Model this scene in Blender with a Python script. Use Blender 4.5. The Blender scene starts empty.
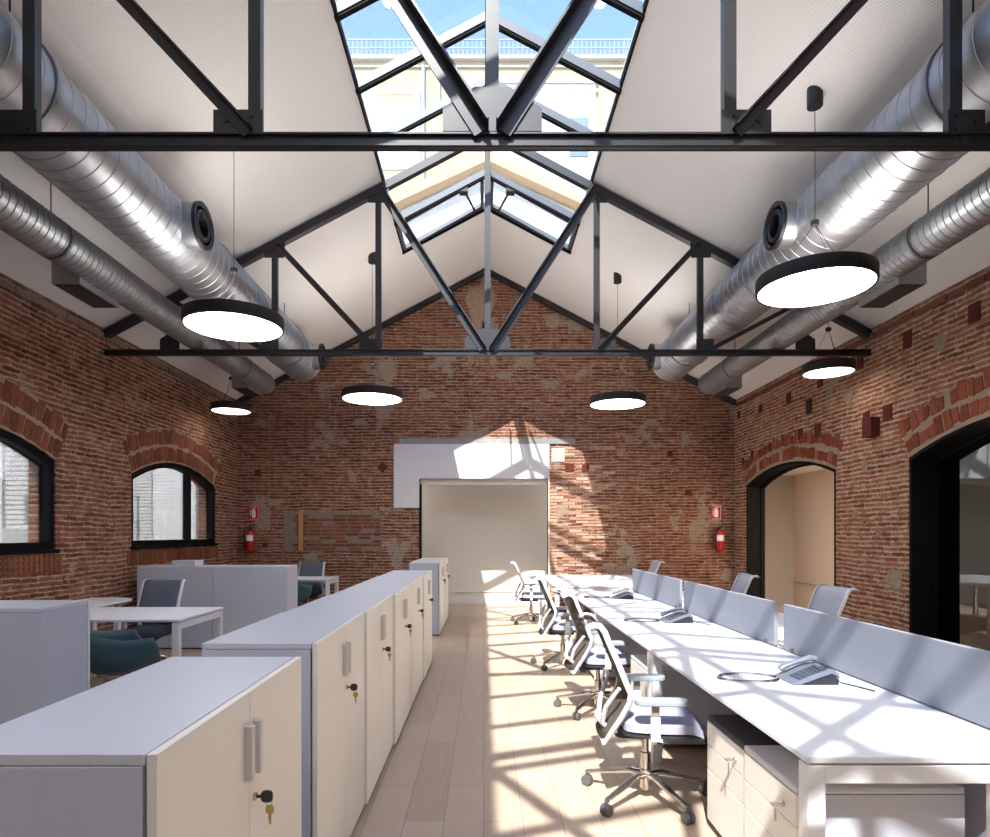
import bpy, bmesh, math, random
from mathutils import Vector, Matrix
random.seed(7)
C = bpy.context.scene.collection
PI = math.pi
rad = math.radians

# ------------------------------------------------------------------ materials
def lin(c):
    return tuple(((v/255)/12.92 if v/255 <= .04045 else ((v/255+.055)/1.055)**2.4) for v in c)

def nodes_of(m):
    m.use_nodes = True
    nt = m.node_tree
    return nt, nt.nodes, nt.links, nt.nodes['Principled BSDF']

def mat(name, rgb, rough=.5, metal=0., var=.06, scale=6., bump=0., bscale=200., spec=.5):
    m = bpy.data.materials.new(name)
    nt, N, L, b = nodes_of(m)
    tc = N.new('ShaderNodeTexCoord')
    no = N.new('ShaderNodeTexNoise'); no.inputs['Scale'].default_value = scale; no.inputs['Detail'].default_value = 4
    L.new(tc.outputs['Object'], no.inputs['Vector'])
    mx = N.new('ShaderNodeMix'); mx.data_type = 'RGBA'
    c = lin(rgb)
    mx.inputs['A'].default_value = tuple(max(0, v*(1-var)) for v in c)+(1,)
    mx.inputs['B'].default_value = tuple(min(1, v*(1+var)) for v in c)+(1,)
    L.new(no.outputs['Fac'], mx.inputs['Factor'])
    L.new(mx.outputs['Result'], b.inputs['Base Color'])
    b.inputs['Roughness'].default_value = rough
    b.inputs['Metallic'].default_value = metal
    b.inputs['Specular IOR Level'].default_value = spec
    if bump:
        n2 = N.new('ShaderNodeTexNoise'); n2.inputs['Scale'].default_value = bscale
        L.new(tc.outputs['Object'], n2.inputs['Vector'])
        bp = N.new('ShaderNodeBump'); bp.inputs['Strength'].default_value = bump; bp.inputs['Distance'].default_value = .004
        L.new(n2.outputs['Fac'], bp.inputs['Height']); L.new(bp.outputs['Normal'], b.inputs['Normal'])
    return m

def emit(name, rgb, strength, lamp=True):
    m = bpy.data.materials.new(name)
    nt, N, L, b = nodes_of(m)
    b.inputs['Base Color'].default_value = lin(rgb)+(1,)
    b.inputs['Emission Color'].default_value = lin(rgb)+(1,)
    b.inputs['Emission Strength'].default_value = strength
    return m

def glass(name, tint=(255,255,255), ior=1.5, fscale=1.0):
    m = bpy.data.materials.new(name)
    m.use_nodes = True
    nt = m.node_tree; N = nt.nodes; L = nt.links
    N.clear()
    out = N.new('ShaderNodeOutputMaterial')
    tr = N.new('ShaderNodeBsdfTransparent'); tr.inputs['Color'].default_value = lin(tint)+(1,)
    gl = N.new('ShaderNodeBsdfGlossy'); gl.inputs['Roughness'].default_value = 0.01
    fr = N.new('ShaderNodeFresnel'); fr.inputs['IOR'].default_value = ior
    mu = N.new('ShaderNodeMath'); mu.operation = 'MULTIPLY'; mu.inputs[1].default_value = fscale; mu.use_clamp = True
    mx = N.new('ShaderNodeMixShader')
    L.new(fr.outputs[0], mu.inputs[0]); L.new(mu.outputs[0], mx.inputs[0])
    L.new(tr.outputs[0], mx.inputs[1]); L.new(gl.outputs[0], mx.inputs[2])
    L.new(mx.outputs[0], out.inputs['Surface'])
    return m

def math_node(N, L, op, a, b=None, clamp=False):
    n = N.new('ShaderNodeMath'); n.operation = op; n.use_clamp = clamp
    for i, v in enumerate((a, b)):
        if v is None: continue
        if isinstance(v, (int, float)): n.inputs[i].default_value = v
        else: L.new(v, n.inputs[i])
    return n.outputs[0]

def ramp(N, L, fac, stops, interp='LINEAR'):
    r = N.new('ShaderNodeValToRGB'); r.color_ramp.interpolation = interp
    e = r.color_ramp.elements
    while len(e) > 1: e.remove(e[-1])
    e[0].position = stops[0][0]; e[0].color = tuple(stops[0][1])+(1,)
    for p, c in stops[1:]:
        k = e.new(p); k.color = tuple(c)+(1,)
    L.new(fac, r.inputs['Fac'])
    return r.outputs['Color']

def mixc(N, L, fac, a, b, mode='MIX'):
    mx = N.new('ShaderNodeMix'); mx.data_type = 'RGBA'; mx.blend_type = mode
    for key, v in (('Factor', fac), ('A', a), ('B', b)):
        if isinstance(v, (int, float)): mx.inputs[key].default_value = v
        elif isinstance(v, tuple): mx.inputs[key].default_value = v+(1,)
        else: L.new(v, mx.inputs[key])
    return mx.outputs['Result']

def noise(N, L, vec, scale, detail=4, rough=.55):
    n = N.new('ShaderNodeTexNoise'); n.inputs['Scale'].default_value = scale
    n.inputs['Detail'].default_value = detail; n.inputs['Roughness'].default_value = rough
    L.new(vec, n.inputs['Vector'])
    return n

def brick_mat(name, axis, dark, mid, light, mortar, msize=.011, plaster=.66, warp=.022, seed=0.):
    """old brickwork: warped courses, random brick tints, crumbly pale mortar, smears of old plaster"""
    m = bpy.data.materials.new(name)
    nt, N, L, b = nodes_of(m)
    tc = N.new('ShaderNodeTexCoord')
    sx = N.new('ShaderNodeSeparateXYZ'); L.new(tc.outputs['Object'], sx.inputs[0])
    cb = N.new('ShaderNodeCombineXYZ')
    L.new(sx.outputs[axis], cb.inputs[0]); L.new(sx.outputs['Z'], cb.inputs[1]); cb.inputs[2].default_value = seed
    base = cb.outputs[0]
    wn = noise(N, L, base, 7.0, 3)
    w2 = noise(N, L, base, 1.1, 2)
    def centred(col, amt):
        v = N.new('ShaderNodeVectorMath'); v.operation = 'SUBTRACT'; L.new(col, v.inputs[0]); v.inputs[1].default_value = (.5,.5,.5)
        s = N.new('ShaderNodeVectorMath'); s.operation = 'SCALE'; L.new(v.outputs[0], s.inputs[0]); s.inputs['Scale'].default_value = amt
        return s.outputs[0]
    a1 = N.new('ShaderNodeVectorMath'); L.new(base, a1.inputs[0]); L.new(centred(wn.outputs['Color'], warp*1.6), a1.inputs[1])
    a2 = N.new('ShaderNodeVectorMath'); L.new(a1.outputs[0], a2.inputs[0]); L.new(centred(w2.outputs['Color'], warp*3.2), a2.inputs[1])
    vec = a2.outputs[0]
    bt = N.new('ShaderNodeTexBrick')
    bt.offset = .5; bt.inputs['Scale'].default_value = 1.0
    bt.inputs['Brick Width'].default_value = .255; bt.inputs['Row Height'].default_value = .0585
    bt.inputs['Mortar Size'].default_value = msize; bt.inputs['Mortar Smooth'].default_value = .25; bt.inputs['Bias'].default_value = 0.
    bt.inputs['Color1'].default_value = (0,0,0,1); bt.inputs['Color2'].default_value = (1,1,1,1); bt.inputs['Mortar'].default_value = (.5,.5,.5,1)
    L.new(vec, bt.inputs['Vector'])
    fine = noise(N, L, base, 34.0, 6, .7)
    blot = noise(N, L, base, 9.0, 5, .65)
    med = noise(N, L, base, 2.3, 4)
    sv = N.new('ShaderNodeSeparateXYZ'); L.new(vec, sv.inputs[0])
    fy = math_node(N, L, 'FRACT', math_node(N, L, 'DIVIDE', sv.outputs['Y'], .0585))
    bed = math_node(N, L, 'ABSOLUTE', math_node(N, L, 'SUBTRACT', fy, .5))       # .5 on the bed joint
    bed = ramp(N, L, bed, [(.5-msize/.0585*1.05, (0,)*3), (.5-msize/.0585*.45, (1,)*3)])
    tone = math_node(N, L, 'ADD', math_node(N, L, 'MULTIPLY', bt.outputs['Color'], .42),
                     math_node(N, L, 'ADD', math_node(N, L, 'MULTIPLY', fine.outputs['Fac'], .36), math_node(N, L, 'MULTIPLY', blot.outputs['Fac'], .30)))
    bc = ramp(N, L, tone, [(.26, lin(dark)), (.46, lin(mid)), (.70, lin(light)), (.9, lin((196,150,122)))])
    bc = mixc(N, L, math_node(N, L, 'MULTIPLY', med.outputs['Fac'], .4), bc, lin((112,72,58)))
    mort = mixc(N, L, fine.outputs['Fac'], tuple(v*.5 for v in lin(mortar)), tuple(min(1,v*1.35) for v in lin(mortar)))
    joint = math_node(N, L, 'ADD', math_node(N, L, 'MULTIPLY', bt.outputs['Fac'], .55), bed, True)
    brk = ramp(N, L, blot.outputs['Fac'], [(.34, (.25,)*3), (.56, (1,)*3)])
    joint = math_node(N, L, 'MULTIPLY', joint, brk)
    smear = ramp(N, L, math_node(N, L, 'ADD', math_node(N, L, 'MULTIPLY', blot.outputs['Fac'], .6), math_node(N, L, 'MULTIPLY', fine.outputs['Fac'], .4)), [(.56, (0,)*3), (.64, (.75,)*3)])
    gap = math_node(N, L, 'MAXIMUM', joint, smear)
    col = mixc(N, L, gap, bc, mort)
    pit = ramp(N, L, noise(N, L, base, 21.0, 3, .5).outputs['Fac'], [(.31, (1,)*3), (.36, (0,)*3)])
    col = mixc(N, L, math_node(N, L, 'MULTIPLY', pit, .7), col, lin((54,36,32)))
    pn = noise(N, L, base, 1.35, 7, .62)
    pf = ramp(N, L, pn.outputs['Fac'], [(plaster, (0,0,0)), (plaster+.035, (1,1,1))])
    col = mixc(N, L, math_node(N, L, 'MULTIPLY', pf, .75), col, mixc(N, L, fine.outputs['Fac'], lin((120,104,92)), lin((205,188,168))))
    L.new(col, b.inputs['Base Color'])
    b.inputs['Roughness'].default_value = .92; b.inputs['Specular IOR Level'].default_value = .15
    h = math_node(N, L, 'ADD', math_node(N, L, 'MULTIPLY', gap, -.8), math_node(N, L, 'MULTIPLY', fine.outputs['Fac'], .9))
    bp = N.new('ShaderNodeBump'); bp.inputs['Strength'].default_value = .9; bp.inputs['Distance'].default_value = .02
    L.new(h, bp.inputs['Height']); L.new(bp.outputs['Normal'], b.inputs['Normal'])
    return m

def island_mat(name, cols, rough=.9):
    """each separate brick of a mesh takes its own tint"""
    m = bpy.data.materials.new(name)
    nt, N, L, b = nodes_of(m)
    g = N.new('ShaderNodeNewGeometry')
    tc = N.new('ShaderNodeTexCoord')
    fine = noise(N, L, tc.outputs['Object'], 30, 5, .65)
    k = len(cols)
    f = math_node(N, L, 'ADD', math_node(N, L, 'MULTIPLY', g.outputs['Random Per Island'], .8), math_node(N, L, 'MULTIPLY', math_node(N, L, 'SUBTRACT', fine.outputs['Fac'], .3), .5))
    c = ramp(N, L, f, [(i/(k-1), lin(c)) for i, c in enumerate(cols)])
    L.new(c, b.inputs['Base Color']); b.inputs['Roughness'].default_value = rough; b.inputs['Specular IOR Level'].default_value = .15
    bp = N.new('ShaderNodeBump'); bp.inputs['Strength'].default_value = .6; bp.inputs['Distance'].default_value = .01
    L.new(fine.outputs['Fac'], bp.inputs['Height']); L.new(bp.outputs['Normal'], b.inputs['Normal'])
    return m

def floor_mat():
    m = bpy.data.materials.new('pale_oak_planks')
    nt, N, L, b = nodes_of(m)
    tc = N.new('ShaderNodeTexCoord')
    sx = N.new('ShaderNodeSeparateXYZ'); L.new(tc.outputs['Object'], sx.inputs[0])
    cb = N.new('ShaderNodeCombineXYZ'); L.new(sx.outputs['Y'], cb.inputs[0]); L.new(sx.outputs['X'], cb.inputs[1])
    bt = N.new('ShaderNodeTexBrick'); bt.offset = .37; bt.offset_frequency = 2
    bt.inputs['Scale'].default_value = 1; bt.inputs['Brick Width'].default_value = 1.25; bt.inputs['Row Height'].default_value = .205
    bt.inputs['Mortar Size'].default_value = .0016; bt.inputs['Mortar Smooth'].default_value = .1
    bt.inputs['Color1'].default_value = (0,0,0,1); bt.inputs['Color2'].default_value = (1,1,1,1)
    L.new(cb.outputs[0], bt.inputs['Vector'])
    st = N.new('ShaderNodeMapping'); st.inputs['Scale'].default_value = (1.0, 14, 1); L.new(cb.outputs[0], st.inputs['Vector'])
    gr = noise(N, L, st.outputs[0], 3.0, 6, .6)
    big = noise(N, L, cb.outputs[0], 2.0, 3)
    f = math_node(N, L, 'ADD', math_node(N, L, 'MULTIPLY', bt.outputs['Color'], .4), math_node(N, L, 'MULTIPLY', gr.outputs['Fac'], .6))
    c = ramp(N, L, f, [(.1, lin((163,141,122))), (.5, lin((182,161,141))), (.9, lin((194,174,155)))])
    c = mixc(N, L, math_node(N, L, 'MULTIPLY', big.outputs['Fac'], .3), c, lin((166,146,130)))
    c = mixc(N, L, bt.outputs['Fac'], c, lin((120,102,86)))
    L.new(c, b.inputs['Base Color'])
    b.inputs['Roughness'].default_value = .42; b.inputs['Specular IOR Level'].default_value = .35
    bp = N.new('ShaderNodeBump'); bp.inputs['Strength'].default_value = .12; bp.inputs['Distance'].default_value = .003
    L.new(gr.outputs['Fac'], bp.inputs['Height']); L.new(bp.outputs['Normal'], b.inputs['Normal'])
    return m

def ceiling_mat():
    """white acoustic lining: a regular grid of small round holes over the upper part of each slope"""
    m = bpy.data.materials.new('perforated_white_ceiling')
    nt, N, L, b = nodes_of(m)
    tc = N.new('ShaderNodeTexCoord')
    sx = N.new('ShaderNodeSeparateXYZ'); L.new(tc.outputs['Object'], sx.inputs[0])
    P = .019
    ax = math_node(N, L, 'ABSOLUTE', math_node(N, L, 'SUBTRACT', sx.outputs['X'], .05))
    s = math_node(N, L, 'MULTIPLY', ax, 1.1318)
    def cell(v):
        q = math_node(N, L, 'FRACT', math_node(N, L, 'DIVIDE', v, P))
        return math_node(N, L, 'SUBTRACT', q, .5)
    a, c = cell(s), cell(sx.outputs['Y'])
    d2 = math_node(N, L, 'ADD', math_node(N, L, 'MULTIPLY', a, a), math_node(N, L, 'MULTIPLY', c, c))
    hole = math_node(N, L, 'LESS_THAN', d2, .055)
    band = math_node(N, L, 'LESS_THAN', ax, 2.95)
    band = math_node(N, L, 'MULTIPLY', band, math_node(N, L, 'LESS_THAN', sx.outputs['Y'], 7.7))
    hole = math_node(N, L, 'MULTIPLY', hole, band)
    no = noise(N, L, tc.outputs['Object'], .8, 3)
    w = mixc(N, L, no.outputs['Fac'], lin((228,225,221)), lin((236,233,229)))
    L.new(mixc(N, L, hole, w, lin((190,187,184))), b.inputs['Base Color'])
    b.inputs['Roughness'].default_value = .85; b.inputs['Specular IOR Level'].default_value = .2
    return m

def duct_mat():
    m = bpy.data.materials.new('galvanised_spiral_steel')
    nt, N, L, b = nodes_of(m)
    tc = N.new('ShaderNodeTexCoord')
    vo = N.new('ShaderNodeTexVoronoi'); vo.inputs['Scale'].default_value = 28; L.new(tc.outputs['Object'], vo.inputs['Vector'])
    no = noise(N, L, tc.outputs['Object'], 5, 4)
    c = mixc(N, L, no.outputs['Fac'], lin((150,153,158)), lin((180,183,187)))
    c = mixc(N, L, .07, c, vo.outputs['Color'], 'SOFT_LIGHT')
    L.new(c, b.inputs['Base Color'])
    b.inputs['Metallic'].default_value = .92
    L.new(ramp(N, L, no.outputs['Fac'], [(.3,(.38,)*3),(.7,(.46,)*3)]), b.inputs['Roughness'])
    return m

def mesh_fabric(name, rgb, alpha):
    m = bpy.data.materials.new(name)
    nt, N, L, b = nodes_of(m)
    tc = N.new('ShaderNodeTexCoord')
    no = noise(N, L, tc.outputs['Object'], 220, 2)
    L.new(mixc(N, L, no.outputs['Fac'], tuple(v*.85 for v in lin(rgb)), tuple(min(1,v*1.12) for v in lin(rgb))), b.inputs['Base Color'])
    b.inputs['Roughness'].default_value = .9; b.inputs['Alpha'].default_value = alpha; b.inputs['Specular IOR Level'].default_value = .2
    return m

def block_mat(name, horizontal_gap):
    """pale corrugated cladding"""
    m = bpy.data.materials.new(name)
    nt, N, L, b = nodes_of(m)
    tc = N.new('ShaderNodeTexCoord'); sx = N.new('ShaderNodeSeparateXYZ'); L.new(tc.outputs['Object'], sx.inputs[0])
    q = math_node(N, L, 'FRACT', math_node(N, L, 'DIVIDE', sx.outputs['Z'], horizontal_gap))
    f = math_node(N, L, 'LESS_THAN', q, .28)
    L.new(mixc(N, L, f, lin((226,222,216)), lin((160,156,152))), b.inputs['Base Color']); b.inputs['Roughness'].default_value = .7
    return m

M = {}
M['brick_far'] = brick_mat('old_brick_gable', 'X', (82,44,36), (122,74,57), (150,98,77), (190,168,146), .0095, .59, seed=3.1)
M['brick_left'] = brick_mat('old_brick_left', 'Y', (84,46,38), (124,75,58), (151,99,78), (192,170,148), .0105, .63, seed=11.7)
M['brick_right'] = brick_mat('old_brick_right', 'Y', (112,62,46), (153,95,71), (176,117,89), (212,192,166), .012, .64, seed=27.3)
M['voussoir'] = island_mat('arch_brick', [(86,50,41), (118,70,54), (138,84,64), (106,66,54), (152,102,82)])
M['redblock'] = island_mat('red_clay_block', [(104,50,44), (138,74,54), (154,90,66), (116,56,48), (146,100,80)])
M['plaster_and_sun'] = island_mat('limewashed_brick', [(150,112,94), (186,156,136), (168,124,104), (204,182,162)])  # plaster tone plus the sun's brightening, painted into the brick tints
M['maroon'] = mat('maroon_clay_block', (96,50,44), .9, var=.2, scale=14, bump=.4, bscale=60, spec=.1)
M['mortar'] = mat('pale_mortar', (158,138,116), .95, var=.25, scale=18, bump=.6, bscale=60, spec=.1)
M['mortar_dark'] = mat('grey_mortar', (134,118,104), .95, var=.3, scale=14, bump=.6, bscale=60, spec=.1)
M['plaster'] = mat('old_plaster', (206,190,172), .95, var=.2, scale=9, bump=.4, bscale=50, spec=.1)
M['old_smear'] = mat('grey_mortar_smear', (158,138,120), .95, var=.45, scale=16, bump=.6, bscale=60, spec=.1)
M['concrete'] = mat('concrete_lintel', (150,148,148), .9, var=.25, scale=7, bump=.5, bscale=60, spec=.1)
M['floor'] = floor_mat()
M['ceiling'] = ceiling_mat()
M['white_paint'] = mat('white_wall_paint', (226,224,221), .8, var=.02, scale=2, spec=.2)
M['board_white'] = mat('white_header_board', (204,205,211), .45, var=.02, scale=2, spec=.4)
M['grey_paint'] = mat('warm_grey_paint', (220,218,212), .8, var=.02, scale=2, spec=.2)
M['grey_room'] = mat('grey_room_paint', (156,147,138), .8, var=.02, scale=2, spec=.2)
M['tan_paint'] = mat('tan_room_paint', (212,190,162), .8, var=.02, scale=2, spec=.2)
M['black_steel'] = mat('black_painted_steel', (37,36,40), .38, .0, var=.15, scale=9)
M['black_frame'] = mat('black_window_frame', (14,13,14), .7, .0, spec=.12, var=.1)
M['black_lamp'] = mat('black_lamp_shell', (34,31,31), .5, .1, var=.1)
M['alu'] = mat('grey_aluminium', (80,83,89), .45, .1, var=.05)
M['duct'] = duct_mat()
M['dark_metal'] = mat('dark_sheet_metal', (52,50,48), .6, .3, var=.1)
M['nozzle_black'] = mat('black_nozzle_rubber', (26,27,30), .45, .1, var=.1)
M['cab_body'] = mat('white_laminate_body', (190,194,207), .42, var=.015, scale=3)
M['cab_top'] = mat('white_laminate_top', (204,206,215), .36, var=.015, scale=3)
M['cab_door'] = mat('cream_white_door', (232,228,220), .42, var=.015, scale=3)
M['handle_grey'] = mat('satin_grey_handle', (206,202,196), .45, .1, var=.04)
M['shadow_gap'] = mat('dark_joint_strip', (70,68,70), .8, var=.05)
M['key_black'] = mat('black_key_head', (52,50,56), .45, var=.05)
M['brass'] = mat('worn_brass', (196,168,110), .35, .8, var=.1, scale=40)
M['chrome'] = mat('polished_chrome', (200,194,186), .16, .95, var=.04)
M['desk_white'] = mat('white_desk_laminate', (226,227,232), .38, var=.012, scale=3)
M['desk_steel'] = mat('white_powder_coat', (222,222,224), .4, var=.02)
M['panel_fabric'] = mat('lavender_grey_screen_fabric', (146,149,160), .95, var=.05, scale=60, bump=.2, bscale=600, spec=.1)
M['chair_white'] = mat('white_chair_plastic', (204,204,210), .38, var=.02)
M['chair_mesh'] = mesh_fabric('taupe_mesh', (92,82,76), .8)
M['chair_mesh_light'] = mesh_fabric('light_grey_mesh', (172,174,186), .95)
M['chair_mesh_dark'] = mesh_fabric('dark_grey_mesh', (98,102,116), .95)
M['seat_fabric'] = mat('pale_lavender_seat_fabric', (152,153,172), .95, var=.05, scale=60, bump=.2, bscale=500, spec=.1)
M['dark_seat'] = mat('dark_grey_seat_fabric', (62,66,78), .95, var=.06, scale=60, spec=.1)
M['seat_shell'] = mat('dark_seat_shell', (40,40,46), .6, var=.08)
M['arm_pad'] = mat('grey_arm_pad', (140,146,154), .6, var=.03)
M['arm_post'] = mat('taupe_arm_post', (140,130,122), .45, .3, var=.03)
M['caster'] = mat('grey_caster', (84,84,88), .45, .1, var=.1)
M['teal'] = mat('dark_teal_shell', (38,74,86), .5, var=.06)
M['wire'] = mat('chrome_wire', (190,188,186), .25, .9, var=.03)
M['phone_grey'] = mat('silver_grey_phone', (112,119,134), .4, .1, var=.03)
M['phone_key'] = mat('slate_phone_keys', (62,68,86), .5, var=.06)
M['phone_dark'] = mat('dark_phone_plastic', (34,36,44), .4, var=.06)
M['red'] = mat('red_enamel', (176,24,28), .3, var=.06)
M['sign_red'] = mat('red_sign', (186,22,34), .5, var=.04)
M['sign_white'] = mat('white_sign_print', (236,234,232), .5, var=.02)
M['wood'] = mat('pine_batten', (176,132,88), .75, var=.18, scale=20)
M['cream'] = mat('cream_render', (164,153,130), .9, var=.04, scale=1, spec=.1)
M['ext_white'] = mat('white_render', (186,185,183), .9, var=.03, scale=1, spec=.1)
M['court_white'] = mat('white_courtyard_render', (238,234,231), .9, var=.03, scale=1, spec=.1)
M['tan_eave'] = mat('tan_eave_board', (196,164,122), .85, var=.1, scale=4)
M['ext_grey'] = mat('grey_render', (150,156,168), .9, var=.06, scale=2, spec=.1)
M['pale_glass'] = mat('pale_window_pane', (110,124,136), .15, var=.05)
M['cladding'] = block_mat('pale_corrugated_cladding', .085)
M['ground'] = mat('courtyard_concrete', (176,170,164), .95, var=.12, scale=1.5, spec=.1)
M['lamp_face'] = emit('lamp_diffuser', (255,247,235), 6.2)
M['lamp_face_small'] = emit('small_lamp_diffuser', (255,247,235), 2.2)
M['fill_up'] = emit('added_fill_uplight', (255,249,242), 5.0)  # added uplight that brightens the ceiling
M['glass'] = glass('clear_glass', (250,252,252), 1.45, .9)
M['glass_roof'] = glass('roof_glass', (248,251,253), 1.35, .35)
M['glass_dark'] = glass('tinted_door_glass', (204,202,196), 1.9, 1.75)

# ------------------------------------------------------------------ mesh helpers
def obj(name, bm, m, parent=None, smooth=False, bevel=0., loc=None, segs=2):
    me = bpy.data.meshes.new(name)
    bmesh.ops.recalc_face_normals(bm, faces=bm.faces[:])
    bm.to_mesh(me); bm.free()
    if m is not None: me.materials.append(m)
    if smooth:
        for p in me.polygons: p.use_smooth = True
    o = bpy.data.objects.new(name, me); C.objects.link(o)
    if parent is not None: o.parent = parent
    if loc: o.location = loc
    if bevel:
        md = o.modifiers.new('bevel', 'BEVEL'); md.width = bevel; md.segments = segs; md.limit_method = 'ANGLE'; md.angle_limit = rad(40)
    return o

def smooth_angle(o, deg=40):
    for p in o.data.polygons: p.use_smooth = True
    md = o.modifiers.new('edges', 'EDGE_SPLIT'); md.split_angle = rad(deg)
    return o

def BM(): return bmesh.new()

def add_box(bm, x0, x1, y0, y1, z0, z1):
    vs = [bm.verts.new((x, y, z)) for z in (z0, z1) for y in (y0, y1) for x in (x0, x1)]
    for f in ((0,2,3,1), (4,5,7,6), (0,1,5,4), (2,6,7,3), (0,4,6,2), (1,3,7,5)):
        bm.faces.new([vs[i] for i in f])
    return bm

def box(x0, x1, y0, y1, z0, z1): return add_box(BM(), x0, x1, y0, y1, z0, z1)

def add_prism(bm, pts, axis, a, b):
    """polygon pts in the two other axes, extruded from a to b along axis"""
    def P(p, t):
        if axis == 'X': return (t, p[0], p[1])
        if axis == 'Y': return (p[0], t, p[1])
        return (p[0], p[1], t)
    v0 = [bm.verts.new(P(p, a)) for p in pts]; v1 = [bm.verts.new(P(p, b)) for p in pts]
    n = len(pts)
    bm.faces.new(v0); bm.faces.new(v1[::-1])
    for i in range(n):
        bm.faces.new((v0[i], v0[(i+1) % n], v1[(i+1) % n], v1[i]))
    return bm

def add_bar(bm, p, q, w, t, side=Vector((0,1,0))):
    """rectangular bar p->q, t thick along side, w wide across"""
    p, q = Vector(p), Vector(q)
    d = (q-p).normalized(); s = (side - d*side.dot(d)).normalized(); u = d.cross(s)
    vs = []
    for c in (p, q):
        for a, b2 in ((-1,-1), (1,-1), (1,1), (-1,1)):
            vs.append(bm.verts.new(c + u*(a*w/2) + s*(b2*t/2)))
    bm.faces.new(vs[0:4][::-1]); bm.faces.new(vs[4:8])
    for i in range(4):
        bm.faces.new((vs[i], vs[(i+1) % 4], vs[4+(i+1) % 4], vs[4+i]))
    return bm

def add_tube(bm, pts, r, n=10, closed=False, flat=None, cap=True):
    """tube along pts; r may be list; flat=(ru,rv) elliptical factors"""
    pts = [Vector(p) for p in pts]
    k = len(pts)
    rs = r if isinstance(r, (list, tuple)) else [r]*k
    rings = []
    prev = None
    for i, p in enumerate(pts):
        if closed: d = (pts[(i+1) % k]-pts[i-1])
        else: d = pts[min(i+1, k-1)]-pts[max(i-1, 0)]
        d.normalize()
        if prev is None:
            ref = Vector((0,1,0)) if abs(d.y) < .9 else Vector((1,0,0))
            u = (ref-d*ref.dot(d)).normalized()
        else:
            u = (prev-d*prev.dot(d)).normalized()
        prev = u
        v = d.cross(u)
        fu, fv = flat or (1, 1)
        rings.append([bm.verts.new(p+u*(rs[i]*fu*math.cos(2*PI*j/n))+v*(rs[i]*fv*math.sin(2*PI*j/n))) for j in range(n)])
    for i in range(k if closed else k-1):
        a, b = rings[i], rings[(i+1) % k]
        for j in range(n):
            bm.faces.new((a[j], a[(j+1) % n], b[(j+1) % n], b[j]))
    if not closed and cap:
        bm.faces.new(rings[0][::-1]); bm.faces.new(rings[-1])
    return bm

def add_lathe(bm, prof, axis_o=(0,0,0), axis='Z', n=32, cap=True):
    """prof: list of (r, h)"""
    o = Vector(axis_o); rings = []
    for r, h in prof:
        ring = []
        for j in range(n):
            a = 2*PI*j/n; c, s = r*math.cos(a), r*math.sin(a)
            if axis == 'Z': v = (c, s, h)
            elif axis == 'X': v = (h, c, s)
            else: v = (s, h, c)
            ring.append(bm.verts.new(o+Vector(v)))
        rings.append(ring)
    for a, b in zip(rings, rings[1:]):
        for j in range(n):
            bm.faces.new((a[j], a[(j+1) % n], b[(j+1) % n], b[j]))
    if cap:
        if prof[0][0] > 1e-5: bm.faces.new(rings[0][::-1])
        if prof[-1][0] > 1e-5: bm.faces.new(rings[-1])
    return bm

def rounded(w, d, r, n=6, cx=0, cy=0):
    pts = []
    for (sx, sy, a0) in ((1,1,0), (-1,1,90), (-1,-1,180), (1,-1,270)):
        for i in range(n+1):
            a = rad(a0+90*i/n)
            pts.append((cx+sx*(w/2-r)+r*math.cos(a), cy+sy*(d/2-r)+r*math.sin(a)))
    return pts

def tag(o, label=None, cat=None, group=None, kind=None):
    if label: o['label'] = label
    if cat: o['category'] = cat
    if group: o['group'] = group
    if kind: o['kind'] = kind
    return o

def thing(name, label, cat, loc=(0,0,0), rz=0., group=None):
    o = bpy.data.objects.new(name, None); C.objects.link(o)
    o.empty_display_size = .1
    o.location = loc; o.rotation_euler = (0, 0, rz)
    return tag(o, label, cat, group)

def copy_tree(o, parent=None):
    c = o.copy(); C.objects.link(c)
    if parent is not None: c.parent = parent
    for ch in list(o.children): copy_tree(ch, c)
    return c

def place(proto, used, loc, rz, label):
    o = proto if not used else copy_tree(proto)
    o.location = loc; o.rotation_euler = (0, 0, rz); o['label'] = label
    return o

def struct(name, bm, m, parent=None, bevel=0., smooth=False):
    o = obj(name, bm, m, parent, bevel=bevel, smooth=smooth)
    if parent is None: o['kind'] = 'structure'
    return o

# ------------------------------------------------------------------ room
CX = .05                       # centre line of the hall
HW = 4.733                     # half width
XL, XR = CX-HW, CX+HW
YB, YF = -5.0, 12.0
RIDGE, SL = 6.54, .53
def roof(x): return RIDGE-SL*abs(x-CX)
EAVE = roof(XR)
SKX = 1.30; SKY0, SKY1 = -4.0, 9.72
WT = .3                        # wall thickness

floor_bm = box(XL-WT, 6.7, YB-.3, 13.6, -.12, 0)
struct('floor', floor_bm, M['floor'])
struct('ground', box(-40, 40, -30, 60, -.4, -.14), M['ground'])

# ceiling: two slopes with the long skylight cut out of the ridge
cb = BM(); TH = .16
for s in (-1, 1):
    xo, xi = CX+s*(HW+.35), CX+s*SKX
    add_prism(cb, [(xo, roof(xo)), (xi, roof(xi)), (xi, roof(xi)+TH), (xo, roof(xo)+TH)], 'Y', YB-.3, YF+.2)
    for ya, yb in ((SKY1, YF+.2), (YB-.3, SKY0)):
        add_prism(cb, [(xi, roof(xi)), (CX, RIDGE), (CX, RIDGE+TH), (xi, roof(xi)+TH)], 'Y', ya, yb)
struct('ceiling', cb, M['ceiling'])

def arc_z(t, w, zs, zc):
    h = zc-zs; R = (w*w/4+h*h)/(2*h)
    return zc-R+math.sqrt(max(0, R*R-(t-w/2)**2))

def arch_pts(y0, y1, zs, zc, n=16):
    w = y1-y0
    return [(y0+w*i/n, arc_z(w*i/n, w, zs, zc)) for i in range(n+1)]

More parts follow.
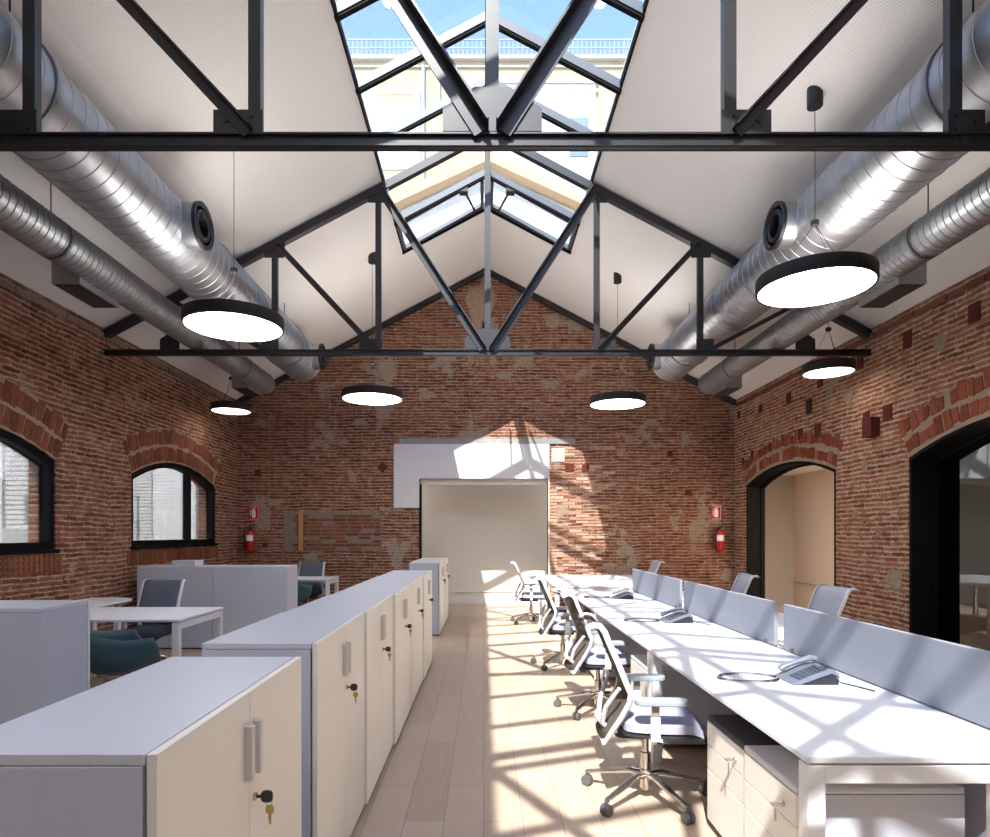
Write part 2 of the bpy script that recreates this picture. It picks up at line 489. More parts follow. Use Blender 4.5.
def side_wall(name, xa, xb, openings, m):
    bm = BM(); y = YB
    top = EAVE+.02
    for (y0, y1, zb, zs, zc) in openings:
        add_box(bm, xa, xb, y, y0, 0, top)
        if zb > 0: add_box(bm, xa, xb, y0, y1, 0, zb)
        ps = arch_pts(y0, y1, zs, zc)
        for p, q in zip(ps, ps[1:]):
            add_prism(bm, [p, q, (q[0], top), (p[0], top)], 'X', xa, xb)
        y = y1
    add_box(bm, xa, xb, y, YF, 0, top)
    return struct(name, bm, m)

WINS = [(4.26, 6.90, 1.33, 2.30, 2.57), (8.38, 11.02, 1.33, 2.30, 2.57)]
DOORS = [(4.13, 7.07, 0, 2.35, 2.62), (8.55, 11.45, 0, 2.37, 2.62)]
wall_left = side_wall('wall_left', XL-WT, XL, [(.14, 2.78, 1.33, 2.30, 2.57)]+WINS, M['brick_left'])
wall_right = side_wall('wall_right', XR, XR+WT, DOORS, M['brick_right'])

# gable wall with the wide opening into the passage behind
OX0, OX1, OZ = -1.21, 1.23, 2.545
fb = BM(); FT = .16
x0, x1 = XL-WT, XR+WT
add_prism(fb, [(x0, 0), (OX0, 0), (OX0, roof(OX0)), (x0, roof(x0))], 'Y', YF, YF+FT)
add_prism(fb, [(OX1, 0), (x1, 0), (x1, roof(x1)), (OX1, roof(OX1))], 'Y', YF, YF+FT)
add_prism(fb, [(OX0, OZ), (OX1, OZ), (OX1, roof(OX1)), (CX, RIDGE), (OX0, roof(OX0))], 'Y', YF, YF+FT)
wall_far = struct('wall_far', fb, M['brick_far'])
bb = BM()
add_prism(bb, [(x0, 0), (x1, 0), (x1, roof(x1)), (CX, RIDGE), (x0, roof(x0))], 'Y', YB-.3, YB)
struct('wall_back', bb, M['brick_far'])

# the passage behind the gable wall
pb = BM()
add_box(pb, -2.9, 2.9, 13.5, 13.6, 0, 3.0)
add_box(pb, -3.0, -2.9, YF+FT, 13.6, 0, 3.0); add_box(pb, 2.9, 3.0, YF+FT, 13.6, 0, 3.0)
add_box(pb, -3.0, 3.0, YF+FT, 13.6, 3.0, 3.1)
struct('wall_passage', pb, M['grey_paint'])
struct('baseboard_passage', add_box(box(-2.9, 2.9, 13.485, 13.5, 0, .13), -2.9, 2.9, 13.475, 13.5, .25, .262), M['white_paint'])
# white boarded header over the opening, L-shaped down its left side
hb = BM()
add_prism(hb, [(-1.705, 1.99), (OX0-.012, 1.99), (OX0-.012, 2.545), (OX1, 2.545), (OX1, 3.2), (-1.705, 3.2)], 'Y', YF-.035, YF+.0)
struct('trim_1', hb, M['board_white'])
struct('trim_2', box(OX0, OX1, YF+.09, YF+FT, 2.44, 2.548), M['grey_paint'])
struct('trim_3', box(OX0-.012, OX0+.02, YF-.02, YF+FT+.02, 0, 2.44), M['black_frame'])
struct('trim_4', box(-1.6, 1.75, YF-.02, YF, 3.205, 3.31), M['concrete'])
# plaster strip and odd blocks at the right corner of the opening
pm = BM()
add_box(pm, OX1, OX1+.025, YF-.03, YF+.16, 0, 3.2)
struct('trim_5', pm, M['plaster'])
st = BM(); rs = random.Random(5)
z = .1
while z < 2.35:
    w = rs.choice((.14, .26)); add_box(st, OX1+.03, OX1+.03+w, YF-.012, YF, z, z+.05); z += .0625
obj('corner_bricks', st, M['plaster_and_sun'], wall_far)  # pale corner plaster, with sunlight brightness put into the colour
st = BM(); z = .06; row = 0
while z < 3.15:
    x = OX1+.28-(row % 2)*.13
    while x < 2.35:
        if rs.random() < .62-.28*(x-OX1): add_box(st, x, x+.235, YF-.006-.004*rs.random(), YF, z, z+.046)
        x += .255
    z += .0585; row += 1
obj('painted_sun_bricks', st, M['plaster_and_sun'], wall_far)  # pale bricks over the sunlit zone; sunlight put into their colour
rb = BM()
for (x, zz, w, h) in ((1.42, 3.0, .25, .26),): add_box(rb, x-w/2, x+w/2, YF-.015, YF, zz-h/2, zz+h/2)
obj('corner_block', rb, M['plaster'], wall_far)
rb = BM()
for (x, zz, w) in ((1.64, 2.75, .17), (1.94, 2.75, .13), (-4.16, 1.28, .1), (-4.3, 2.66, .11), (3.9, 2.28, .11), (3.55, 3.02, .10)):
    add_box(rb, x-w/2, x+w/2, YF-.014, YF, zz-w/2, zz+w/2)
add_bar(rb, (-1.92, YF-.007, 2.765-.075), (-1.92, YF-.007, 2.765+.075), .15, .014)   # square tile ...
bmesh.ops.rotate(rb, verts=rb.verts[-8:], cent=(-1.92, YF-.007, 2.765), matrix=Matrix.Rotation(rad(45), 3, 'Y'))
obj('red_tile_inset', rb, M['maroon'], wall_far)
pl = BM(); rs = random.Random(31)
for (x, zz, w, h) in ((-.05, 5.78, .5, .8), (.12, 5.45, .3, .3), (3.84, 3.28, .18, .26), (2.64, 3.05, .17, .14), (3.63, 1.75, .16, .18), (2.2, 3.95, .3, .1), (-2.7, 3.25, .2, .12),
                     (-2.35, 3.62, .26, .12), (1.25, 4.35, .34, .16), (.4, 4.5, .3, .12), (-1.1, 4.15, .3, .2), (3.2, 3.6, .3, .12), (4.0, 1.2, .12, .14), (-4.0, 2.1, .3, .12)):
    ph = rs.uniform(0, 6); n = 26
    pts = []
    for i in range(n):
        a = 2*PI*i/n; k = 1+.22*math.sin(3*a+ph)+.14*math.sin(7*a+2*ph)+rs.uniform(-.12, .12)
        pts.append((x+w/2*k*math.copysign(abs(math.cos(a))**.7, math.cos(a)), zz+h/2*k*math.copysign(abs(math.sin(a))**.7, math.sin(a))))
    add_prism(pl, pts, 'Y', YF-.006, YF)
obj('plaster_patch', pl, M['old_smear'], wall_far)
# bricked-up niche left of the opening
nb = BM(); rs = random.Random(9)
add_box(nb, -3.8, -1.95, YF-.008, YF, 1.17, 1.92)
obj('niche_mortar', nb, M['mortar_dark'], wall_far)
nb = BM(); z = 1.185
while z < 1.87:
    x = -3.78 - rs.random()*.12
    while x < -1.99:
        w = .23+rs.uniform(-.02, .02)
        if rs.random() < (.92 if 1.45 < z < 1.86 else .45) and x > -3.79:
            add_box(nb, x, min(x+w, -1.96), YF-.012-rs.random()*.005, YF, z, z+.052)
        x += w+.018
    z += .0685
obj('niche_brick', nb, M['voussoir'], wall_far)
nb = BM(); x = -4.25
while x < -1.72:
    w = rs.uniform(.2, .26); zz = 1.95+rs.uniform(-.012, .012)
    if rs.random() < .75: add_box(nb, x, x+w*rs.uniform(.5, 1), YF-.012-rs.random()*.02, YF, zz, zz+.04)
    x += w+.02
obj('niche_ledge', nb, M['old_smear'], wall_far)
wb = obj('wooden_batten', box(-3.51, -3.43, YF-.045, YF-.005, 1.17, 1.95), M['wood'])
tag(wb, 'narrow upright pine batten fixed to the bricked-up niche in the gable wall', 'batten')

# brick arches over the openings and soldier sills, blocks let into the right wall
def ring_bricks(bm, xa, xb, y0, y1, zs, zc, r0, r1, step, rs, jit=.006, y_lim=None):
    w = y1-y0; h = zc-zs; R = (w*w/4+h*h)/(2*h); yc = (y0+y1)/2; zcen = zc-R
    a1 = math.asin(min(1, w/2/R)); n = max(3, int(2*a1*(R+r0)/step)); 
    for i in range(n):
        if rs.random() < .05: continue
        a = -a1+2*a1*(i+.05)/n; b = -a1+2*a1*(i+.93)/n
        ra = R+r0+rs.uniform(0, jit); rb_ = R+r1-rs.uniform(0, jit*2)
        P = lambda ang, r: (yc+r*math.sin(ang), zcen+r*math.cos(ang))
        sh = rs.uniform(-.1, .1)*(b-a)
        xx = xb+(rs.uniform(0, .006) if xb > xa else -rs.uniform(0, .006))
        j = lambda: rs.uniform(-jit*.5, jit*.5)
        add_prism(bm, [(p[0]+j(), p[1]+j()) for p in (P(a, ra), P(b, ra), P(b+sh, (ra+rb_)/2), P(b+sh, rb_), P(a+sh, rb_))], 'X', xa, xx)
def ring_back(bm, xa, xb, y0, y1, zs, zc, r1):
    ps = arch_pts(y0, y1, zs, zc, 14)
    w = y1-y0; h = zc-zs; R = (w*w/4+h*h)/(2*h); yc = (y0+y1)/2; zcen = zc-R
    for p, q in zip(ps, ps[1:]):
        k = lambda t: (yc+(t[0]-yc)*(R+r1)/R, zcen+(t[1]-zcen)*(R+r1)/R)
        add_prism(bm, [p, q, k(q), k(p)], 'X', xa, xb)
rs = random.Random(21)
va, vm = BM(), BM()
for (y0, y1, zb, zs, zc) in WINS:
    ring_back(vm, XL, XL+.004, y0, y1, zs, zc, .50)
    ring_bricks(va, XL, XL+.009, y0, y1, zs, zc, .015, .235, .088, rs, .018)
    ring_bricks(va, XL, XL+.009, y0-.04, y1+.04, zs, zc, .25, .49, .095, rs, .03)
    y = y0-.1
    while y < y1+.1:
        add_box(va, XL, XL+.01, y, y+.052, zb-.25, zb-.05-rs.random()*.015); y += .075
obj('arch_mortar', vm, M['mortar'], wall_left)
obj('arch_brickwork', va, M['voussoir'], wall_left)
va, vm = BM(), BM()
for k, (y0, y1, zb, zs, zc) in enumerate(DOORS):
    ring_back(vm, XR-.004, XR, y0, y1, zs, zc, .44)
    ring_bricks(va, XR, XR-.01, y0, y1, zs, zc, .035, .235, .115, rs, .03)
    ring_bricks(va, XR, XR-.01, y0-.05, y1+.05, zs, zc, .25, .46, .10, rs, .035)
obj('arch_mortar', vm, M['mortar'], wall_right)
obj('arch_brickwork', va, M['redblock'], wall_right)
vb = BM()
for (y, z, w, h) in ((6.13,3.65,.18,.24), (7.10,3.68,.17,.24), (7.99,3.69,.15,.2), (8.94,3.63,.18,.14), (9.86,3.62,.17,.2), (10.86,3.65,.16,.19),
                     (11.79,3.72,.14,.18), (7.45,2.93,.2,.24), (7.86,2.93,.16,.22), (10.5,2.95,.12,.17), (11.2,2.9,.12,.2), (11.6,2.83,.12,.16), (9.0,2.97,.2,.25), (9.5,3.0,.17,.2)):
    w *= .78; h *= .78; add_box(vb, XR-.014, XR, y-w/2, y+w/2, z-h/2, z+h/2)
add_box(vb, XR-.11, XR, 7.6, 7.78, 2.68, 2.91)
obj('red_block_inset', vb, M['maroon'], wall_right)
obj('hole_shade_patch', box(XR-.012, XR, 9.17, 9.33, 3.25, 3.47), M['dark_metal'], wall_right)  # raised dark slab, painting in the shade of a hole
vb = BM()
for (y, z, r) in ((7.32, .97, .14), (7.62, 1.5, .05), (8.1, 1.75, .06), (7.9, 2.35, .07), (8.25, 3.3, .1), (10.2, 3.2, .09), (6.6, 3.5, .1)):
    pts = [(y+r*(1+.16*math.sin(3*a+y)+.09*math.sin(8*a))*math.cos(a), z+r*(.9+.15*math.cos(5*a+z))*math.sin(a)) for a in [2*PI*i/28 for i in range(28)]]
    add_prism(vb, pts, 'X', XR-.006, XR)
obj('plaster_patch', vb, M['old_smear'], wall_right)
# rough wall-plate course under the eaves
for nm, par, xa, s in (('eave_course', wall_left, XL, 1), ('eave_course', wall_right, XR, -1)):
    eb = BM(); y = 0.
    while y < 11.9:
        w = rs.uniform(.2, .3); d = rs.uniform(.012, .035)
        add_box(eb, min(xa, xa+s*d), max(xa, xa+s*d), y, y+w-.015, EAVE-.13+rs.uniform(-.01,.01), EAVE-.07); y += w
    obj(nm, eb, M['mortar_dark'] if s > 0 else M['voussoir'], par)

# rafters lying along the gable wall
gb = BM()
for s in (-1, 1):
    add_bar(gb, (CX, YF-.06, RIDGE-.06), (CX+s*HW, YF-.06, EAVE-.06), .09, .08)
struct('trim_6', gb, M['black_steel'])

# ------------------------------------------------------------------ arched windows, doors
def arch_frame(bm, xa, xb, y0, y1, zb, zs, zc, t, bottom=True):
    ps = arch_pts(y0, y1, zs, zc); w = y1-y0
    h = zc-zs; R = (w*w/4+h*h)/(2*h); yc = (y0+y1)/2; zcen = zc-R
    inn = [(yc+(p[0]-yc)*(w/2-t)/(w/2), zcen+(p[1]-zcen)-t) for p in ps]
    for i in range(len(ps)-1):
        add_prism(bm, [ps[i], ps[i+1], inn[i+1], inn[i]], 'X', xa, xb)
    add_prism(bm, [(y0, zb), (y0+t, zb), inn[0], ps[0]], 'X', xa, xb)
    add_prism(bm, [(y1-t, zb), (y1, zb), ps[-1], inn[-1]], 'X', xa, xb)
    if bottom: add_box(bm, xa, xb, y0+t, y1-t, zb, zb+t)
def arch_pane(bm, x, th, y0, y1, zb, zs, zc):
    ps = arch_pts(y0, y1, zs, zc)
    add_prism(bm, [(y0, zb)]+[p for p in ps]+[(y1, zb)], 'X', x, x+th)
for i, (y0, y1, zb, zs, zc) in enumerate([(.14, 2.78, 1.33, 2.30, 2.57)]+WINS):
    f = BM()
    arch_frame(f, XL-.13, XL-.02, y0, y1, zb, zs, zc, .075)
    ym = y0+.655*(y1-y0)
    add_box(f, XL-.12, XL-.03, ym-.045, ym+.045, zb+.06, arc_z(ym-y0, y1-y0, zs, zc)-.06)
    w = struct('window_%d' % (i+1), f, M['black_frame'])
    g = BM(); arch_pane(g, XL-.085, .008, y0+.04, y1-.04, zb+.04, zs-.03, zc-.04)
    obj('pane', g, M['glass'], w)
    obj('sill', box(XL-.14, XL+.025, y0-.03, y1+.03, zb-.045, zb), M['black_frame'], w)
for i, (y0, y1, zb, zs, zc) in enumerate(DOORS):
    f = BM()
    arch_frame(f, XR-.006, XR+WT+.02, y0, y1, 0, zs, zc, .035, False)
    d = struct('door_%d' % (i+1), f, M['black_frame'])
    f = BM(); arch_frame(f, XR+WT-.06, XR+WT+.0, y0+.03, y1-.03, 0, zs-.03, zc-.03, .03, True)
    obj('door_frame', f, M['black_frame'], d)
    if i == 0:
        g = BM(); arch_pane(g, XR+WT-.035, .008, y0+.05, y1-.05, .02, zs-.05, zc-.05)
        obj('door_glass', g, M['glass_dark'], d)
        obj('glass_joint', box(XR+WT-.037, XR+WT-.024, 5.92, 5.926, .03, 2.5), M['dark_metal'], d)

# room beyond the right wall
ab = BM()
add_box(ab, 6.5, 6.6, 2.0, 13.3, 0, 2.72)
t_wall = struct('wall_side_room', ab, M['tan_paint'])
ab = BM()
add_box(ab, XR+WT, 6.6, 13.2, 13.3, 0, 2.72)
add_box(ab, XR+WT, 6.6, 1.9, 2.0, 0, 2.72)
struct('wall_side_room_end', ab, M['grey_room'])
struct('ceiling_side_room', box(XR+WT, 6.6, 1.9, 13.3, 2.72, 2.85), M['white_paint'])
struct('baseboard_side_room', box(6.475, 6.5, 2.0, 13.2, .49, .5), M['grey_room'])

# ------------------------------------------------------------------ skylight
k = 0; ybars = []
y = SKY1
while y > SKY0-.01:
    ybars.append(y); y -= .886
sk = struct('window_4', box(CX-.035, CX+.035, SKY0, SKY1, RIDGE-.03, RIDGE+.1), M['alu'])
for yb in ybars:
    for s in (-1, 1):
        fr = BM(); add_bar(fr, (CX, yb, RIDGE+.035), (CX+s*SKX, yb, roof(CX+SKX)+.035), .08, .045)
        obj('glazing_bar', fr, M['alu'], sk)
e = BM()
for s in (-1, 1):
    add_box(e, min(CX+s*SKX, CX+s*(SKX-.02)), max(CX+s*SKX, CX+s*(SKX-.02)), SKY0, SKY1, roof(CX+SKX)-.01, roof(CX+SKX)+.06)
obj('edge_gutter', e, M['black_frame'], sk)
for yb in ybars:
    for s in (-1, 1):
        e = BM(); add_bar(e, (CX, yb+.012, RIDGE-.025), (CX+s*SKX, yb+.012, roof(CX+SKX)-.025), .022, .05)
        obj('bar_gasket', e, M['black_frame'], sk)
g = BM()
for s in (-1, 1):
    add_bar(g, (CX+s*.02, (SKY0+SKY1)/2, RIDGE+.09), (CX+s*SKX, (SKY0+SKY1)/2, roof(CX+SKX)+.1), .008, SKY1-SKY0)
obj('pane', g, M['glass_roof'], sk)
# opening vent at the far end of the skylight with its little motor arms
for s in (-1, 1):
    v = BM()
    ya, yb = ybars[1]+.09, SKY1-.06
    for yy in (ya, yb):
        add_bar(v, (CX+s*.07, yy, RIDGE+.0), (CX+s*(SKX-.04), yy, roof(CX+SKX-.04)+.0), .05, .05)
    for xx in (.07, SKX-.04):
        add_bar(v, (CX+s*xx, ya, roof(CX+xx)), (CX+s*xx, yb, roof(CX+xx)), .05, .05, Vector((0,0,1)))
    vo = obj('vent_sash', v, M['alu'], sk)
    a = BM(); xx = .33
    add_bar(a, (CX+s*xx, ya-.05, roof(CX+xx)-.02), (CX+s*(xx-.15), yb-.1, roof(CX+xx-.15)-.05), .03, .03)
    add_box(a, CX+s*xx-.06, CX+s*xx+.06, ya-.1, ya+.02, roof(CX+xx)-.07, roof(CX+xx)-.01)
    obj('vent_motor', a, M['dark_metal'], sk)

# ------------------------------------------------------------------ steel trusses
def add_angle(bm, p, q, w, d, t):
    # L section: web facing the viewer, flange along its upper edge reaching forward by d
    p, q = Vector(p), Vector(q)
    if q.z < p.z: p, q = q, p
    e = (q-p).normalized(); n = Vector((-e.z, 0, e.x))
    if n.z < 0: n = -n
    add_bar(bm, p, q, w, t)
    o = n*(w/2-t/2)+Vector((0, -d/2-t/2, 0))
    add_bar(bm, p+o, q+o, t, d)
    return bm
def make_truss(yt, label, bays):
    t = thing('roof_truss', label, 'roof truss', (CX, yt, 3.735), 0, 'black steel roof trusses')
    Z0 = 3.735
    R = lambda x: roof(CX+x)-.075-Z0
    bm = BM()                                    # bottom chord: two angles back to back
    for s in (-1, 1):
        add_box(bm, -HW, HW, s*.012 if s > 0 else -.022, .022 if s > 0 else -.012, -.034, .034)
        add_box(bm, -HW, HW, min(s*.02, s*.042), max(s*.02, s*.042), .024, .034)
    add_box(bm, -HW, HW, -.03, .03, -.034, -.022)
    obj('bottom_chord', bm, M['black_steel'], t)
    for s in (-1, 1):
        b = BM(); add_bar(b, (0, 0, R(0)), (s*HW, 0, R(HW)), .09, .09); obj('rafter', b, M['black_steel'], t)
    b = BM(); add_box(b, -.037, .037, -.03, .03, .04, R(0)); obj('king_post', b, M['black_steel'], t)
    for s in (-1, 1):
        for x, w in ((1.35, .07), (2.63, .07), (3.92, .055)):
            b = BM(); add_box(b, s*x-w/2, s*x+w/2, -.028, .028, .04, R(x)); obj('vertical_post', b, M['black_steel'], t)
        b = BM(); add_angle(b, (s*.06, -.045, .03), (s*1.33, -.045, R(1.33)-.02), .095, .085, .012); obj('diagonal_brace', b, M['black_steel'], t)
        b = BM(); add_angle(b, (s*1.38, -.04, .03), (s*2.6, -.04, R(2.6)-.02), .065, .055, .01); obj('diagonal_brace', b, M['black_steel'], t)
        b = BM(); add_bar(b, (s*2.66, -.005, -.01), (s*3.9, -.005, R(3.9)-.02), .05, .045); obj('diagonal_brace', b, M['black_steel'], t)
        for x in (1.35, 2.63):
            xa, xb = s*(x-.05), s*(x+.23)
            if x > 2: xa, xb = s*(x-.05), s*(x+.16)
            g = BM(); add_box(g, min(xa, xb), max(xa, xb), -.034, -.026, .03, .165); gp = obj('gusset_plate', g, M['black_steel'], t)
            for (bx, bz) in ((.25, .13), (.25, .06), (.75, .1)):
                bo = BM(); add_lathe(bo, [(.011, -.042), (.011, -.034)], (xa+(xb-xa)*bx, 0, bz), 'Y', 8); obj('bolt', bo, M['black_steel'], gp)
            g = BM(); add_prism(g, [(s*(x-.14), R(x-.14)+.03), (s*(x+.14), R(x+.14)+.03), (s*(x+.12), R(x)-.17), (s*(x-.12), R(x)-.17)], 'Y', -.034, -.026)
            obj('gusset_plate', g, M['black_steel'], t)
        x = 3.92; g = BM()
        add_prism(g, [(s*x-.12, .03), (s*x+.12, .03), (s*x+.12, .16), (s*x, .24), (s*x-.12, .16)], 'Y', -.034, -.026)
        obj('gusset_plate', g, M['black_steel'], t)
    g = BM(); add_prism(g, [(-.28, .04), (.28, .04), (.28, .17), (.1, .29), (-.1, .29), (-.28, .17)], 'Y', -.04, -.03)
    obj('centre_gusset', g, M['black_steel'], t)
    return t
make_truss(3.6, 'black steel roof truss nearest the viewer, its tie beam crossing the top of the view', 0)
make_truss(7.8, 'black steel roof truss in mid hall, seen whole in front of the brick gable', 0)
make_truss(-.6, 'black steel roof truss overhead behind the nearest cabinet, above the top of the view', 0)

# ------------------------------------------------------------------ ventilation ducts
def spiral(bm, x, z, r, y0, y1, pitch, n=40, ridge=.005):
    rings = []; t = y0
    prof = [(0, 0), (.02, ridge), (.05, ridge), (.07, 0)]
    rows = []
    while t < y1:
        for f, h in prof: rows.append((t+f*pitch if pitch < .1 else t+f*.13, h))
        t += pitch
    rows.append((y1, 0))
    prev = None
    for (yy, h) in rows:
        ring = []
        for j in range(n):
            a = 2*PI*j/n
            ring.append(bm.verts.new((x+(r+h)*math.cos(a), min(y1, max(y0, yy)), z+(r+h)*math.sin(a))))
        if prev:
            for j in range(n): bm.faces.new((prev[j], prev[(j+1) % n], ring[(j+1) % n], ring[j]))
        else: bm.faces.new(ring)
        prev = ring
    bm.faces.new(prev)

def big_duct(s, label):
    x, z, r = CX+s*3.02, 4.31, .31
    t = thing('air_duct', label, 'air duct', (x, 3, z), 0, 'round spiral ducts under the roof')
    o = (-x, -3, -z)
    def part(name, bm, m, par=t, sm=False):
        bmesh.ops.translate(bm, verts=bm.verts, vec=o)
        ob = obj(name, bm, m, par)
        if sm: smooth_angle(ob, 35)
        return ob
    b = BM(); spiral(b, x, z, r, -4.5, 10.35, .132, 56, .004); part('duct_tube', b, M['duct'], sm=True)
    for yy in (1.2, 3.95, 6.75, 9.4):
        c = BM(); add_lathe(c, [(r+.004, yy-.03), (r+.016, yy-.03), (r+.016, yy+.03), (r+.004, yy+.03)], (x, 0, z), 'Y', 40, False)
        for q in (-.01, .01): add_lathe(c, [(r+.022, yy+q-.004), (r+.022, yy+q+.004)], (x, 0, z), 'Y', 40, False)
        part('joint_collar', c, M['duct'], sm=True)
        h = BM(); add_tube(h, [(x, yy, z+r), (x, yy, roof(x)+.01)], .006, 6)
        add_box(h, x-.02, x+.02, yy-.02, yy+.02, z+r-.005, z+r+.05)
        part('hanger', h, M['dark_metal'])
    for yn in (5.76, 10.03):
        xs = x-s*(r-.04); xe = x-s*(r+.1)
        c = BM(); add_lathe(c, [(.2, xs), (.2, xe), (.178, xe), (.178, xe+s*.06)], (0, yn, z), 'X', 36, False)
        nz = part('nozzle', c, M['duct'], sm=True)
        c = BM()
        add_lathe(c, [(.206, xe+s*.02), (.206, xe-s*.012), (.185, xe-s*.018), (.165, xe+s*.0), (.165, xe+s*.06), (.14, xe+s*.05), (.14, xe+s*.0), (.118, xe-s*.012), (.1, xe+s*.0), (.1, xe+s*.1), (.0001, xe+s*.1)], (0, yn, z), 'X', 36, False)
        core = part('nozzle_core', c, M['nozzle_black'], nz, True)
    return t
def small_duct(s, label):
    x, z, r = CX+s*3.62, 3.945, .165
    t = thing('air_duct', label, 'air duct', (x, 3, z), 0, 'round spiral ducts under the roof')
    o = (-x, -3, -z)
    def part(name, bm, m, par=t, sm=False):
        bmesh.ops.translate(bm, verts=bm.verts, vec=o)
        ob = obj(name, bm, m, par)
        if sm: smooth_angle(ob, 35)
        return ob
    b = BM(); spiral(b, x, z, r, -4.5, 10.3, .07, 36, .005); part('duct_tube', b, M['duct'], sm=True)
    for ya, yb in ((5.6, 6.2), (9.6, 10.2), (1.5, 2.1)):
        xa, xb = x+s*.02, x+s*.27
        xa, xb = min(xa, xb), max(xa, xb)
        c = BM(); add_box(c, xa, xb, ya, yb, z-.225, z+.02)
        bx = part('outlet_box', c, M['duct'])
        c = BM(); add_box(c, xa+.012, xb-.012, ya+.012, yb-.012, z-.229, z-.2255)
        part('outlet_grille', c, M['dark_metal'], bx)
    for yy in (2.6, 5.2, 9.2):
        h = BM(); add_tube(h, [(x, yy, z+r), (x, yy, roof(x)+.01)], .005, 6)
        add_lathe(h, [(r+.008, yy-.012), (r+.008, yy+.012)], (x, 0, z), 'Y', 32, False)
        part('hanger', h, M['dark_metal'])
    return t
big_duct(-1, 'thick galvanised spiral duct running under the left roof slope')
big_duct(1, 'thick galvanised spiral duct running under the right roof slope')
small_duct(-1, 'thin galvanised spiral duct above the left wall, outside the thick duct')
small_duct(1, 'thin galvanised spiral duct above the right wall, outside the thick duct')

# ------------------------------------------------------------------ pendant lamps
def make_lamp(x, y, z, D, label, th=.115, up=True):
    t = thing('pendant_lamp', label, 'pendant lamp', (x, y, z), 0, 'round black pendant lamps')
    R = D/2; top = roof(x)-z
    b = BM(); add_lathe(b, [(R-.022, .012), (R-.018, 0), (R-.004, 0), (R, .006), (R, th-.006), (R-.006, th), (.001, th)], (0,0,0), 'Z', 64, False)
    smooth_angle(obj('lamp_shell', b, M['black_lamp'], t), 40)
    b = BM(); add_lathe(b, [(.0001, .004), (R-.02, .004), (R-.02, .02), (.0001, .02)], (0,0,0), 'Z', 64, False)
    obj('diffuser', b, M['lamp_face'] if up else M['lamp_face_small'], t)
    b = BM(); add_lathe(b, [(.0001, th+.004), (R-.05, th+.004), (R-.05, th+.001), (.0001, th+.001)], (0,0,0), 'Z', 64, False)
    if up: obj('fill_uplight', b, M['fill_up'], t)  # glowing top face added to the large lamps to brighten the ceiling
    b = BM()
    for i in range(3):
        a = 2*PI*i/3+.5
        add_tube(b, [(R*.75*math.cos(a), R*.75*math.sin(a), th), (0, 0, th+.42)], .0025, 5)
    add_tube(b, [(0, 0, th+.42), (0, 0, top-.05)], .003, 5)
    obj('suspension_cable', b, M['dark_metal'], t)
    b = BM(); add_lathe(b, [(.03, th+.405), (.034, th+.415), (.034, th+.44), (.03, th+.447)], (0,0,0), 'Z', 20); obj('cable_joint', b, M['black_lamp'], t)
    b = BM(); add_lathe(b, [(.058, top-.125), (.06, top-.12), (.06, top+.04)], (0,0,0), 'Z', 28); smooth_angle(obj('ceiling_canopy', b, M['black_lamp'], t), 40)
    return t
make_lamp(-2.345, 5.92, 3.43, .90, 'large round black pendant lamp hanging on the left side, nearest on that side')
make_lamp(2.72, 5.17, 3.505, .90, 'large round black pendant lamp hanging at the right, biggest of all the lamps')
make_lamp(-4.12, 10.28, 3.49, .63, 'small round black pendant lamp beside the left brick wall, above the farther window', up=False)
make_lamp(4.27, 7.80, 3.485, .60, 'small round black pendant lamp close to the right brick wall, above the arched doorway', up=False)
make_lamp(-1.65, 9.35, 3.49, .90, 'round black pendant lamp before the gable wall, left of the white header board')
make_lamp(2.06, 9.68, 3.48, .855, 'round black pendant lamp before the gable wall, right of the white header board')
make_lamp(-2.3, .9, 3.48, .91, 'added pendant lamp out of view above the nearest cabinet, for fill light')  # four unseen lamps added to light the hall
make_lamp(2.4, 1.0, 3.48, .91, 'added pendant lamp out of view above the near desk end, for fill light')
make_lamp(-2.3, -2.6, 3.48, .91, 'added pendant lamp unseen at the rear left end of the hall, for fill light')
make_lamp(2.4, -2.6, 3.48, .91, 'added pendant lamp unseen at the rear right end of the hall, for fill light')

